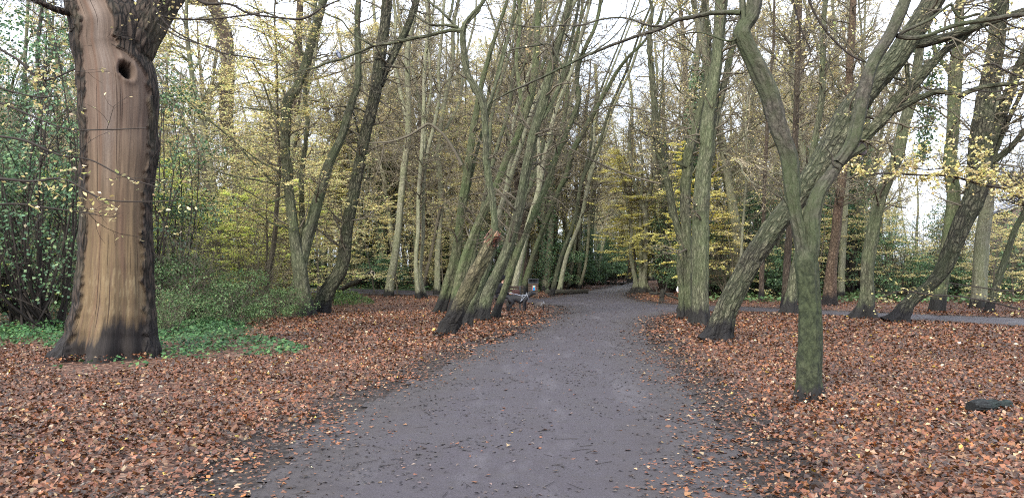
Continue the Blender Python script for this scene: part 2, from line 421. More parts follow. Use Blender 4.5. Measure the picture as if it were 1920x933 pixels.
def path_mat():
    m, n, b, out = new_mat('trodden_grit_path')
    pos = n.nodes.new('ShaderNodeNewGeometry').outputs['Position']
    at = n.nodes.new('ShaderNodeAttribute'); at.attribute_name = 'Mask'
    s3 = n.nodes.new('ShaderNodeSeparateColor'); n.links.new(at.outputs['Color'], s3.inputs[0])
    big = nz(n, pos, .9, 4, .6); fine = nz(n, pos, 60, 5, .7); med = nz(n, pos, 7, 5, .65)
    c = ramp(n, fine, [(.25, (.014, .011, .012)), (.43, (.026, .021, .026)), (.60, (.045, .036, .046)), (.8, (.080, .067, .082))])
    c = mix(n, mrange(n, big, .3, .7, .0, .45), c, (.048, .041, .048))
    c = mix(n, mrange(n, med, .50, .64, .0, .55), c, (.030, .025, .027))
    wear = nz(n, mp(n, pos, (1.6, .35, 1)), 1.0, 5, .65); c = mix(n, mrange(n, wear, .48, .66, 0, .5), c, (.034, .028, .030)); c = mix(n, mrange(n, wear, .46, .34, 0, .35), c, (.10, .092, .102))
    # dark trodden crumbs
    v = n.nodes.new('ShaderNodeTexVoronoi'); v.inputs['Scale'].default_value = 24; n.links.new(mp(n, pos, (1, .8, 1)), v.inputs['Vector'])
    sp = mth(n, 'MULTIPLY', mrange(n, v.outputs['Distance'], .26, .16), mrange(n, nz(n, pos, 3.1, 5, .7), .47, .62))
    c = mix(n, mth(n, 'MULTIPLY', sp, .85), c, (.030, .024, .026))
    mud = mrange(n, mth(n, 'ADD', s3.outputs[0], mth(n, 'MULTIPLY', nz(n, pos, 2.6, 5, .65), .95)), .42, 1.15)
    c = mix(n, mth(n, 'MULTIPLY', mud, .9), c, ramp(n, med, [(.3, (.018, .014, .014)), (.7, (.046, .037, .037))]))
    n.links.new(c, b.inputs['Base Color'])
    r = mrange(n, nz(n, pos, 2.0, 4), .35, .65, .5, .8); n.links.new(r, b.inputs['Roughness'])
    b.inputs['Specular IOR Level'].default_value = .4
    h = mth(n, 'ADD', mth(n, 'MULTIPLY', fine, .35), mth(n, 'ADD', med, mth(n, 'MULTIPLY', mud, .2)))
    bump(n, b, h, .02)
    return m
def build_path():
    M = Mesh()
    for (x0, x1, y0, y1, st) in ((-9, 9, 1.0, 30, .09), (-32, 40, 30, 95, .2), (9, 40, 15, 30, .15)):
        xs = np.arange(x0, x1 + st * .5, st); ys = np.arange(y0, y1 + st * .5, st)
        X, Y = np.meshgrid(xs, ys); s = path_sd(X, Y) + .22 * fbm(X * 2.2, Y * 2.2) + .05 * vn(X * 9, Y * 9)
        nx = len(xs)
        Z = .006 + .006 * np.clip(s / .3, 0, 1) + .014 * (fbm(X * 1.7 + 5, Y * 1.7) * .5 + .5)
        mud = np.clip(1 - s / 1.15, 0, 1)
        i = (np.arange(len(ys) - 1)[:, None] * nx + np.arange(nx - 1)[None]).ravel()
        Fq = np.stack([i, i + 1, i + nx + 1, i + nx], -1)
        keep = (s.ravel()[Fq] > 0).all(1); Fq = Fq[keep]
        used = np.unique(Fq); mp_ = np.full(X.size, -1); mp_[used] = np.arange(len(used))
        V = np.stack([X, Y, Z], -1).reshape(-1, 3)[used]
        at = np.stack([mud, mud, mud], -1).reshape(-1, 3)[used]
        if len(used): M.add(V, mp_[Fq], attr=at)
    o = M.obj('path', [path_mat()], attr=True); tag(o, kind='structure')

LIT_C = [(.135, .046, .020), (.185, .072, .032), (.22, .108, .052), (.034, .017, .012), (.075, .045, .034), (.33, .235, .15), (.27, .10, .028), (.42, .29, .05), (.50, .44, .33)]
LIT_W = [28, 24, 13, 17, 12, 4.2, 3, .8, .9]
IVY_ZONES = []       # polygons filled in below, so the litter thins there
def in_ivy(x, y):
    r = np.zeros(x.shape)
    for poly in IVY_ZONES: r = np.maximum(r, np.clip((poly_sd(poly, x, y) + .25 + .35 * fbm(x * 1.6, y * 1.6)) / .3, 0, 1))
    return r
def build_litter():
    g = np.random.default_rng(11)
    M = Mesh()
    for (ya, yb, dens, near) in ((3.6, 9, 900, 1), (9, 15, 560, 1), (15, 27, 240, 0), (27, 46, 60, 0), (46, 75, 16, 0)):
        ym = (ya + yb) / 2; half = .72 * yb + 1.5
        n = int(dens * 2 * half * (yb - ya)); x = g.uniform(-half, half, n); y = g.uniform(ya, yb, n)
        keep = np.abs(x) < .70 * y + 1.5; x, y = x[keep], y[keep]
        s = path_sd(x, y) + .5 * fbm(x * .9, y * .9) + .25 * fbm(x * 3, y * 3)
        pr = np.where(s < -.25, 1.0, np.clip(1.0 - (s + .25) / 1.25, 0, 1) ** 2.4)
        pr = np.maximum(pr, .007 + .015 * (fbm(x * .7, y * .7) > .25))
        pr = np.where((s < -.1), pr * (1 - .93 * in_ivy(x, y)) * (1 - .8 * green_zone(x, y)), pr)
        pr *= np.where(s < 0, np.clip(.62 + .9 * (fbm(x * 1.1 + 40, y * 1.1) + .5), .35, 1), 1)
        keep = g.random(len(x)) < pr; x, y, s = x[keep], y[keep], s[keep]
        n = len(x)
        pile = np.clip((-s) / .7, 0, 1)
        z = .012 + pile * (.035 * (fbm(x * 2.5, y * 2.5) * .5 + .5) + g.uniform(0, .035, n)) + (s > 0) * .016
        nrm = np.stack([g.normal(0, 1, n), g.normal(0, 1, n), np.ones(n)], -1)
        nrm[:, :2] *= (.14 + .55 * pile)[:, None]
        col = palette(g, n, LIT_C, LIT_W, .3)
        # drifts of paler / darker leaves
        wv = 1 + .45 * fbm(x * .8 + 9, y * .8) + .25 * fbm(x * 4, y * 4 + 3)
        col *= wv[:, None] * np.array([.72, .69, .60])
        size = (.024 + .046 * g.random(n) ** 1.8) * (1.0 if near else 1.3)
        for t_ in ALLTREES:           # leaves banked against the stems
            if t_.location[1] < yb + 2:
                dd = np.hypot(x - t_.location[0], y - t_.location[1] - .15); big_ = .75 if 'stripped' in t_.name else .30
                z = z + .085 * np.exp(-np.maximum(dd - big_, 0) / .20) * g.random(n)
        c = np.stack([x, y, z], -1)
        if near:
            k = g.integers(0, 3, n)
            for i, T in enumerate((LEAF8, OAK, MAPLE)):
                q = k == i
                leaves(M, c[q], nrm[q], size[q], col[q], 0, T, g, .28, 1.0 if i != 2 else .95)
        else: leaves(M, c, nrm, size, col, 0, None, g, .5, 1.5)
    o = M.obj('fallen_leaves', [LITTER]); tag(o, 'russet carpet of fallen leaves either side of the path', 'leaf litter', kind='stuff')
    # crumbs and broken twigs trodden into the path
    M = Mesh(); n = 60000
    y = 3.8 + 30 * g.random(n) ** 1.5; x = g.uniform(-6, 9, n)
    keep = path_sd(x, y) > -.2; x, y = x[keep], y[keep]
    d = fbm(x * 1.3, y * 1.3) * .5 + .5; sdp = path_sd(x, y)
    keep = g.random(len(x)) < np.clip((d - .36) * 2.2 + .35 * (sdp < .9), .06, 1); x, y = x[keep], y[keep]; n = len(x)
    c = np.stack([x, y, np.full(n, .021) + g.uniform(0, .006, n)], -1)
    nrm = np.stack([g.normal(0, .2, n), g.normal(0, .2, n), np.ones(n)], -1)
    leaves(M, c, nrm, g.uniform(.012, .05, n), palette(g, n, [(.03, .022, .02), (.06, .045, .04), (.12, .09, .08), (.02, .016, .018)], [4, 3, 1, 4]), 0, None, g, .5, .9)
    nt_ = 260; y = 4.2 + 18 * g.random(nt_) ** 1.4; x = g.uniform(-3, 3.2, nt_); keep = path_sd(x, y) > 0; x, y = x[keep], y[keep]; nt_ = len(x)
    a = g.uniform(0, 6.28, nt_); d0 = np.stack([np.cos(a), np.sin(a), np.zeros(nt_)], -1)
    pt, rd = grow(g, np.stack([x, y, np.full(nt_, .026)], -1), d0, g.uniform(.05, .22, nt_), np.full(nt_, .003), np.full(nt_, .0015), 3, .2, 0, 1.0)
    tubes(M, pt, rd, 3, 0, np.array([.03, .024, .022]))
    o = M.obj('path_debris', [LITTER]); tag(o, 'dark leaf crumbs and broken twigs trodden into the grit path', 'debris', kind='stuff')

# ------------------------------------------------------------------ trees: traced stems + grown crowns
def relief(seed, lobes=.07, ridge=.03, kr=9.0, vs=2.2, flare=.0, fh=.35, rootk=5, burr=0.0, twist=.6):
    def f(TH, S, Rd):
        c, s = np.cos(TH), np.sin(TH)
        o = seed * 7.3
        r = lobes * Rd * (np.cos(3 * TH + o + .25 * twist * S) * .6 + np.cos(5 * TH + 2 * o - .2 * twist * S) * .5 + np.cos(2 * TH + o * 3 + .3 * S) * .5)
        r = r + lobes * Rd * 1.0 * vn(c * 1.6 + o, s * 1.6, S * .9)
        tw = TH + twist * .25 * S
        k = kr / 2.6
        v = vn(np.cos(tw) * k + o, np.sin(tw) * k, S * vs); v2 = vn(np.cos(tw) * k * 2 + o, np.sin(tw) * k * 2 + 3, S * vs * 2)
        r = r + ridge * ((.55 - np.abs(v) * 2) * .8 + v2 * .45)
        if burr:
            b = vn(c * 3 + o, s * 3, S * 5); r = r + burr * np.clip(b - .45, 0, 1) * 2
        r = r - .6 * lobes * Rd - .4 * np.minimum(ridge, .2 * Rd)
        if flare:
            e = np.exp(-np.maximum(S - .1, 0) / fh)
            r = r + flare * Rd * e * (.32 + .6 * np.cos(rootk * TH + o) + .3 * np.cos((rootk - 2) * TH + 2.1 * o))
        return r
    return f

ALLTREES = []
def traced_tree(name, label, base_px, stems, mat, crown=None, limbs=(), sides=28, lean=0.0, seed=1, furrow='smooth', flare=.45, extend=True,
                twigmat=None, cat='tree', group=None, Y=None, ds=.12, side_flare=True, capstub=(), thin=1.0):
    """stems: list of (pixel polyline [(x,y,w)], divergence); first stem starts on the ground"""
    g = np.random.default_rng(seed)
    Y0 = G(base_px[0], base_px[1])[1] if Y is None else Y
    b0 = G(*base_px) if Y is None else np.array([(base_px[0] - 960) / FPX * Y * 1.0, Y, 0.0])
    def topts(poly, div):
        pts, rr = [], []; acc = 0; last = None
        for k_, q in enumerate(poly):
            q0, q1 = poly[max(0, k_ - 1)], poly[min(len(poly) - 1, k_ + 1)]
            ex, ey = abs(q1[0] - q0[0]), abs(q1[1] - q0[1]); fac = max(ex, ey) / max(math.hypot(ex, ey), 1e-6)
            h = max(0.0, (base_px[1] - q[1]) / FPX * Y0)
            if last is not None: acc += math.hypot(q[0] - last[0], q[1] - last[1]) / FPX * Y0
            last = q
            y = Y0 + lean * h + div * acc
            pts.append(P(q[0], q[1], y)); rr.append(q[2] * .5 * y / FPX * fac * .93 * thin)
        return np.array(pts), np.array(rr)
    root = empty(name, b0); tag(root, label, cat, group)
    T = Mesh(); C = Mesh()
    spn = []            # spawn candidates (point, dir, radius, stem length left)
    par = dict(smooth=(.07, .004, 9, 1.5, 0), hornbeam=(.11, .010, 12, 1.3, .02), rugged=(.06, .026, 11, 1.6, .02), burry=(.10, .012, 9, 2.5, .06))[furrow]
    ends = []
    for si, st in enumerate(stems):
        poly, div = st[0], st[1]; ground = (si == 0) or (len(st) > 2 and st[2] == 'ground'); stub = len(st) > 2 and st[2] == 'stub'
        p, r = topts(poly, div)
        if ground:
            d = p[1] - p[0]; below = p[0] - d / max(np.linalg.norm(d), 1e-6) * .22; below[2] = -.12
            p = np.concatenate([[below], p]); r = np.concatenate([[r[0] * 1.05], r])
        top = p[-1]
        if extend and not stub and P(poly[-1][0], poly[-1][1], Y0)[2] > 0 and poly[-1][1] < 40:
            d = norm(p[-1] - p[-2]); L = 2.2 + Y0 * .12; cur = p[-1]; rr = r[-1]
            for k in range(4):
                d = norm(d + g.normal(0, .12, 3) + np.array([0, 0, .10])); cur = cur + d * L / 4 * 1.4; rr = rr * .72
                p = np.concatenate([p, [cur]]); r = np.append(r, max(rr, .006))
        pp, rr = resample(p, r, ds if Y0 < 22 else ds * 1.8)
        sc = min(1.0, rr[0] / .12)
        rel = relief(seed * 1.7 + si, par[0], par[1] * sc, par[2], par[3], flare if ground else 0, .3 + .2 * rr[0], 5, par[4] * sc)
        sd_n = sides if rr.max() > .07 else max(8, sides // 2)
        tubes(T, pp, rr, sd_n, 0, disp=rel, cap=True if not stub else .1)
        spn.append((pp, rr))
    for li, (poly, div) in enumerate(limbs):
        p, r = topts(poly, div)
        pp, rr = resample(p, r, ds * .8)
        pp[1:-1] += np.cumsum(g.normal(0, .006, (len(pp) - 2, 3)), 0) * np.array([.0, 1, 0.3])
        tubes(T, pp, rr, 10, 0, disp=relief(seed + 31 + li, .08, .0015, 6, 4))
        spn.append((pp, rr))
    T = shift(T, b0); T.obj('trunk', [mat], root)
    # crown twigs
    cr = dict(n=26, L=1.6, zmin=2.0, leaf=0.0, size=.055, pal=None, up=.02, sub=5, sub2=4, nl=0)
    if crown: cr.update(crown)
    if cr['n'] > 0:
        P0, D0, LL, RR = [], [], [], []
        w = np.array([max(0, (pp[:, 2] > cr['zmin']).sum()) for pp, rr in spn], float); w = w / max(w.sum(), 1)
        for (pp, rr), wi in zip(spn, w):
            n = int(round(cr['n'] * wi * 2.2)); ok = np.where(pp[:-1, 2] > cr['zmin'])[0]
            if n == 0 or len(ok) == 0: continue
            i = g.choice(ok, n); d = norm(pp[i + 1] - pp[i]); s = g.normal(0, 1, (n, 3)); s[:, 2] *= .4
            s = norm(s - (s * d).sum(-1, keepdims=True) * d)
            P0.append(pp[i]); D0.append(norm(.45 * d + s)); LL.append(cr['L'] * g.uniform(.45, 1.25, n)); RR.append(np.clip(rr[i] * .28, .006, .022 + .0006 * Y0))
        if P0:
            P0 = np.concatenate(P0); D0 = np.concatenate(D0); LL = np.concatenate(LL); RR = np.concatenate(RR)
            tw = np.full(len(P0), .003)
            p1, r1 = grow(g, P0, D0, LL, RR, tw, 7, .22, cr['up'])
            tubes(C, p1, r1, 5, 0)
            q = spawn(g, p1, r1, LL, cr['sub'], .15, .95, .85, .62, .6, .5); tr = np.full(len(q[0]), .0022)
            p2, r2 = grow(g, q[0], q[1], q[2], np.maximum(q[3], .0035), tr, 5, .2, 0, .1)
            tubes(C, p2, r2, 3, 0)
            q = spawn(g, p2, r2, q[2], cr['sub2'], .1, .95, .8, .55, .7, .6); tr = np.full(len(q[0]), .0016)
            p3, r3 = grow(g, q[0], q[1], q[2], np.maximum(q[3], .0026), tr, 3, .2, 0, .15)
            tubes(C, p3, r3, 3, 0)
            q = spawn(g, p3, r3, q[2], 2, .2, .95, .7, .6, .8, .6); p4, r4 = grow(g, q[0], q[1], q[2], np.maximum(q[3], .0024), np.full(len(q[0]), .0018), 2, .2, 0, .1)
            tubes(C, p4, r4, 3, 0)
            if cr['leaf'] > 0:
                n3 = len(p3); n = int(n3 * cr['leaf']); i = g.integers(0, n3, n); k = g.integers(0, 3, n); w_ = g.random((n, 1))
                c = p3[i, k] * (1 - w_) + p3[i, k + 1] * w_ + g.normal(0, .02, (n, 3))
                nr = np.stack([g.normal(0, .45, n), g.normal(0, .45, n), np.ones(n)], -1)
                leaves(C, c, nr, cr['size'] * g.uniform(.7, 1.2, n), palette(g, n, *(cr['pal'] or YEL)), 1, None, g, .5, 1.2)
            C = shift(C, b0); C.obj('crown', [twigmat or TWIG, LEAF], root)
    ALLTREES.append(root)
    return root
YEL = ([(.72, .62, .24), (.80, .70, .34), (.64, .52, .22), (.56, .58, .22), (.78, .66, .42)], [4, 4, 2, 2, 2])
OCH = ([(.74, .62, .28), (.80, .72, .38), (.62, .48, .24), (.56, .62, .24)], [4, 4, 2, 3])
LIME = ([(.56, .66, .18), (.70, .72, .20), (.74, .68, .22), (.38, .50, .16)], [4, 4, 2, 2])
LEMON = ([(.80, .74, .26), (.86, .80, .36), (.66, .60, .20)], [4, 3, 2])
#@@TREES
# ------------------------------------------------------------------ the big stripped tree on the left
def big_tree_mat():
    m, n, b, out = new_mat('stripped_trunk')
    at = n.nodes.new('ShaderNodeAttribute'); at.attribute_name = 'Mask'
    s3 = n.nodes.new('ShaderNodeSeparateColor'); n.links.new(at.outputs['Color'], s3.inputs[0])
    ca = n.nodes.new('ShaderNodeAttribute'); ca.attribute_name = 'Col'
    uv = n.nodes.new('ShaderNodeUVMap').outputs[0]; pos = n.nodes.new('ShaderNodeNewGeometry').outputs['Position']
    st = nz(n, mp(n, uv, (55, 1.6, 1)), 1.0, 6, .65, .4); st2 = nz(n, mp(n, uv, (14, .7, 1)), 1.0, 4, .6, .3)
    wood = mix(n, mrange(n, st, .42, .66, .0, .38), ca.outputs['Color'], (.060, .036, .026))
    g3 = nz(n, pos, 28, 5, .7); wood = mix(n, mrange(n, g3, .45, .7, 0, .35), wood, (.07, .05, .036))
    wood = mix(n, mrange(n, st2, .52, .64, 0, .4), wood, (.085, .050, .036))
    crack = mrange(n, nz(n, mp(n, uv, (30, .35, 1)), 1.0, 2, .5, .2), .655, .69)
    wood = mix(n, mth(n, 'MULTIPLY', crack, .8), wood, (.028, .016, .012))
    vo = n.nodes.new('ShaderNodeTexVoronoi'); vo.feature = 'DISTANCE_TO_EDGE'; n.links.new(mp(n, pos, (13, 13, 3.2)), vo.inputs['Vector']); vo.inputs['Scale'].default_value = 1.0
    f = mth(n, 'ADD', mth(n, 'MULTIPLY', mrange(n, vo.outputs['Distance'], 0, .22), .42), mth(n, 'MULTIPLY', nz(n, mp(n, pos, (20, 20, 9)), 1.0, 6, .7), .55))
    bark = ramp(n, f, [(.30, (.006, .005, .004)), (.55, (.024, .017, .013)), (.85, (.060, .044, .034))])
    bark = mix(n, mrange(n, nz(n, pos, 1.1, 3), .48, .7, 0, .45), bark, (.075, .068, .042))
    c = mix(n, s3.outputs[0], bark, wood)
    ch = mrange(n, mth(n, 'ADD', s3.outputs[1], mth(n, 'MULTIPLY', mth(n, 'SUBTRACT', nz(n, mp(n, uv, (11, 1.4, 1)), 1.0, 5), .5), .9)), .38, .62)
    char = ramp(n, st, [(.35, (.005, .0045, .005)), (.75, (.022, .018, .018))])
    c = mix(n, mth(n, 'MULTIPLY', ch, .95), c, char)
    c = mix(n, s3.outputs[2], c, (.006, .004, .004))  # shade inside the knot hole painted near-black, plus a dark streak below
    n.links.new(c, b.inputs['Base Color']); b.inputs['Roughness'].default_value = .82
    h = mth(n, 'ADD', mth(n, 'MULTIPLY', mth(n, 'MULTIPLY', f, mth(n, 'SUBTRACT', 1.0, s3.outputs[0])), 2.2), mth(n, 'SUBTRACT', mth(n, 'MULTIPLY', st, .35), mth(n, 'MULTIPLY', crack, .6)))
    bump(n, b, h, .02)
    return m
def big_tree():
    base = G(200, 676); Y0 = base[1]
    # (centre x, y, width) read off the photograph
    rows = [(202, 690, 196), (204, 672, 190), (207, 650, 172), (210, 620, 156), (213, 590, 148), (215, 560, 142), (216, 500, 134), (217, 450, 128), (218, 400, 126), (220, 330, 130), (222, 260, 136),
            (223, 200, 143), (220, 150, 142), (209, 105, 131), (206, 85, 134), (206, 55, 138), (190, 20, 122), (180, -20, 112), (165, -80, 104), (155, -150, 92), (150, -230, 76)]
    p = np.array([P(x, y, Y0 + .5) for x, y, w in rows]); p[0, 2] = min(p[0, 2], -.08); r = np.array([w * .475 * (Y0 + .5) / FPX for x, y, w in rows])
    pp, rr = resample(p, r, .028)
    Z0 = pp[:, 2]
    sides = 220
    M = Mesh()
    camdir = norm(np.array([-pp[100, 0], -pp[100, 1], 0])); seam = norm(np.array([.13, 1, 0]))
    knot = P(240, 149, Y0 + .5)
    def ang(TH):      # angle from the direction of the camera, + to the right as seen from it
        # a = seam dir, b = cross(tangent, a)
        ax = np.cos(TH) * seam[0] + np.sin(TH) * (-seam[1]); ay = np.cos(TH) * seam[1] + np.sin(TH) * seam[0]
        right = np.array([-camdir[1], camdir[0]])
        return np.arctan2(ax * right[0] + ay * right[1], ax * camdir[0] + ay * camdir[1])
    def limits(z, wob):
        top = np.clip((z - 4.85) / .4, 0, 1)
        hi = np.radians(50) * (1 - top) + np.radians(12) * top + wob * .10; lo = np.radians(-56) + wob * .07 + 0 * z
        lo = lo + np.radians(12) * np.clip((z - 5) / 1.2, 0, 1)
        return lo, hi
    zf = lambda S: np.interp(S, np.concatenate([[0], np.cumsum(np.linalg.norm(np.diff(pp, axis=0), axis=1))]), Z0)
    def masks(TH, S):
        a = ang(TH); z = zf(S); w1 = fbm(S * 2.2, S * 0 + 3.3) + .4 * vn(S * 9, S * 0 + 8); w2 = fbm(S * 2.2, S * 0 + 13.3) + .4 * vn(S * 9, S * 0 + 18)
        lo, hi = limits(z, w1); lo2, _ = limits(z, w2)
        e = .035
        lo2 = lo2 + .05 * vn(S * 16, S * 0 + 4); hi = hi + .07 * vn(S * 13, S * 0 + 6)
        bare = np.clip((a - lo2) / e, 0, 1) * np.clip((hi - a) / e, 0, 1)
        ka = a * .5; rk = np.hypot((a - np.radians(14)) * .62, (z - knot[2]) * .95) if False else np.hypot((a - math.asin(.25)) * .60, (z - knot[2] + .12 * (a - .25)) * 1.0)
        rk = rk * (1 + .22 * fbm(a * 9, z * 7) + .10 * vn(a * 30, z * 22))
        return a, z, bare, rk
    def disp(TH, S, Rd):
        a, z, bare, rk = masks(TH, S)
        c, s = np.cos(TH), np.sin(TH)
        barkh = .045 + .03 * (1 - 2 * np.abs(vn(c * 6, s * 6, S * 1.5))) + .022 * vn(c * 14, s * 14, S * 5)
        wood = .012 * vn(c * 7 + 3, s * 7, S * .5) + .006 * vn(c * 22, s * 22, S * 1.2) + .03 * vn(c * 2, s * 2, S * .5)
        d = bare * wood + (1 - bare) * barkh - .05
        # lip of wound wood beside the bark
        # knot hole with a rounded rim
        d = d + .028 * np.exp(-((rk - .15) / .06) ** 2) - .30 * (1 / (1 + np.exp((rk - .098) / .010))) * (rk < .25)
        # burl bulge under the fork on the right
        d = d + .05 * np.exp(-((z - 3.6) / .35) ** 2) * np.clip(np.sin(a), 0, 1)
        # buttress roots
        e = np.exp(-np.maximum(z, 0) / .42)
        d = d + e * Rd * (.16 * np.cos(5 * a + .9) + .09 * np.cos(8 * a + 2) + .05 * np.cos(13 * a))
        return d
    colst = {}
    def attrf(TH, S, V):
        a, z, bare, rk = masks(TH, S)
        char = np.clip((1.10 - z) / .9, 0, 1) * (1.05 - .45 * np.clip((-a - .12) / .25, 0, 1)) + .22 * np.clip((.35 - z) / .3, 0, 1)
        hole = np.clip((.105 - rk) / .02, 0, 1) + .45 * np.exp(-((a - .2) / .07) ** 2) * np.clip((knot[2] - z - .1) / .1, 0, 1) * np.exp(-np.clip(knot[2] - z, 0, 9) / .35)  # mask of the hole's painted shade and the streak running down from it
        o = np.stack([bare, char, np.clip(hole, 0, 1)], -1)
        return o
    # colour of the bare wood: pinkish grey above, honey tan below, pale flakes, brown heart streak
    K = len(pp); TH = np.broadcast_to(np.linspace(0, 2 * np.pi, sides + 1), (K, sides + 1))
    S = np.concatenate([[0], np.cumsum(np.linalg.norm(np.diff(pp, axis=0), axis=1))])[:, None] * np.ones(sides + 1)
    a, z, bare, rk = masks(TH, S)
    up = np.clip((z - 1.9) / 2.2, 0, 1)[..., None]
    low = np.array([.118, .083, .044]); high = np.array([.105, .076, .058])
    c = low * (1 - up) + high * up
    c = c * (1 + .38 * fbm(a * 7, z * .8) + .22 * fbm(a * 14 + 3, z * 4) + .14 * vn(a * 40, z * 2.5))[..., None]
    pale = np.exp(-((a + .30) / .16) ** 2) * np.clip((z - 2.6) / 1.2, 0, 1) * .55; c = c * (1 - pale[..., None]) + np.array([.185, .155, .135]) * pale[..., None]
    hs = np.exp(-((a - .22 - .06 * np.sin(z * 2)) / .10) ** 2) * np.clip((3.2 - z) / .8, 0, 1) * np.clip((z - 1.1) / .5, 0, 1)
    c = c * (1 - .55 * hs[..., None]) + np.array([.10, .055, .04]) * .55 * hs[..., None]
    ls = np.exp(-((a + .52 + .04 * np.sin(z * 3)) / .05) ** 2) * .6
    c = c * (1 - ls[..., None]) + np.array([.09, .048, .03]) * ls[..., None]
    fl = np.clip((fbm(a * 22, z * 6) - .18) * 5, 0, 1) * np.clip((1.9 - z) / .5, 0, 1) * np.clip((z - .5) / .4, 0, 1)
    c = c * (1 - .5 * fl[..., None]) + np.array([.21, .165, .095]) * .5 * fl[..., None]
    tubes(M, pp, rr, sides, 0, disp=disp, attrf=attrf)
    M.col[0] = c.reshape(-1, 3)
    root = empty('stripped_tree', base); tag(root, 'huge tree stripped to tan wood, with a high knot hole and a charred foot', 'tree')
    lp, lr = resample(np.array([P(225, 130, Y0 + .55), P(248, 88, Y0 + .55), P(268, 58, Y0 + .6), P(298, 12, Y0 + .75), P(335, -50, Y0 + 1.0), P(370, -140, Y0 + 1.2), P(380, -240, Y0 + 1.4)]),
                      np.array([.36, .40, .36, .33, .30, .26, .2]), .03)
    tubes(M, lp, lr, 120, 0, disp=relief(4.4, .05, .028, 16, 2.4), attrf=lambda TH, S, V: np.zeros(V.shape))
    lp, lr = resample(np.array([P(165, 60, Y0 + .3), P(145, 30, Y0 + .2), P(105, 18, Y0), P(60, -2, Y0 - .2), P(10, -30, Y0 - .4), P(-60, -50, Y0 - .5)]), np.array([.075, .07, .058, .05, .04, .03]), .06)
    tubes(M, lp, lr, 12, 0, disp=relief(2.2, .1, .006, 6, 3), attrf=lambda TH, S, V: np.zeros(V.shape))
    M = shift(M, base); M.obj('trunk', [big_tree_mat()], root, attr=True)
    C = Mesh(); g = np.random.default_rng(5); n = 26
    i = g.integers(0, len(lp), n)
    p0 = np.concatenate([lp[i], np.array([P(340 + 20 * k, -60 - 10 * k, Y0 + 1) for k in range(8)])])
    d0 = g.normal(0, 1, (len(p0), 3)); d0[:, 2] = -.2 + .3 * g.random(len(p0))
    L = g.uniform(.5, 1.5, len(p0)); p1, r1 = grow(g, p0, d0, L, np.full(len(p0), .009), np.full(len(p0), .003), 6, .2, -.02); tubes(C, p1, r1, 4, 0)
    q = spawn(g, p1, r1, L, 5, .2, 1, .8, .6, .6); p2, r2 = grow(g, q[0], q[1], q[2], q[3], q[3] * .4, 4, .2, 0, .1); tubes(C, p2, r2, 3, 0)
    shift(C, base); C.obj('crown', [TWIG_DARK], root)
    ALLTREES.append(root)

# a loose hanging branch near the camera belongs to a tree outside the frame: its own thing
def branch_spray(name, label, lines, Y, seed, twig_n=5, leaf=0, pal=OCH, size=.05, mat=None, group=None, L=.5, dy=0.0):
    g = np.random.default_rng(seed); M = Mesh(); C = Mesh()
    allp = []
    for li, poly in enumerate(lines):
        pts = np.array([P(q[0], q[1], Y + dy * k / len(poly)) for k, q in enumerate(poly)]); r = np.array([q[2] * .5 * Y / FPX for q in poly])
        pp, rr = resample(pts, r, .06); tubes(M, pp, rr, 6, 0); allp.append((pp, rr))
    P0 = np.concatenate([a for a, b in allp]); D = np.concatenate([np.gradient(a, axis=0) for a, b in allp]); RR = np.concatenate([b for a, b in allp])
    n = twig_n * len(lines); i = g.integers(0, len(P0) - 1, n); d = norm(D[i]); s = g.normal(0, 1, (n, 3)) * np.array([1, 1, .35]); s = norm(s - (s * d).sum(-1, keepdims=True) * d)
    LL = L * g.uniform(.4, 1.3, n); p1, r1 = grow(g, P0[i], norm(.7 * d + s), LL, np.minimum(RR[i] * .6, .005), np.full(n, .0015), 5, .18, 0, .1); tubes(M, p1, r1, 3, 0)
    q = spawn(g, p1, r1, LL, 4, .15, .95, .8, .6, .7, .6); p2, r2 = grow(g, q[0], q[1], q[2], q[3], q[3] * .5, 3, .18, 0, .15); tubes(M, p2, r2, 3, 0)
    b0 = P0[0]
    root = empty(name, b0); tag(root, label, 'branch', group)
    shift(M, b0); M.obj('wood', [mat or TWIG_DARK], root)
    if leaf:
        src = np.concatenate([p1.reshape(-1, 3), p2.reshape(-1, 3), p2.reshape(-1, 3)]); n = leaf; i = g.integers(0, len(src), n)
        nr = np.stack([g.normal(0, .75, n), g.normal(0, .75, n), np.ones(n)], -1)
        leaves(C, src[i] + g.normal(0, .02, (n, 3)), nr, size * g.uniform(.7, 1.2, n), palette(g, n, *pal) * g.uniform(.45, 1.0, (n, 1)), 0, LEAF8, g, .3, .85)
        shift(C, b0); C.obj('foliage', [LEAF], root)
    return root

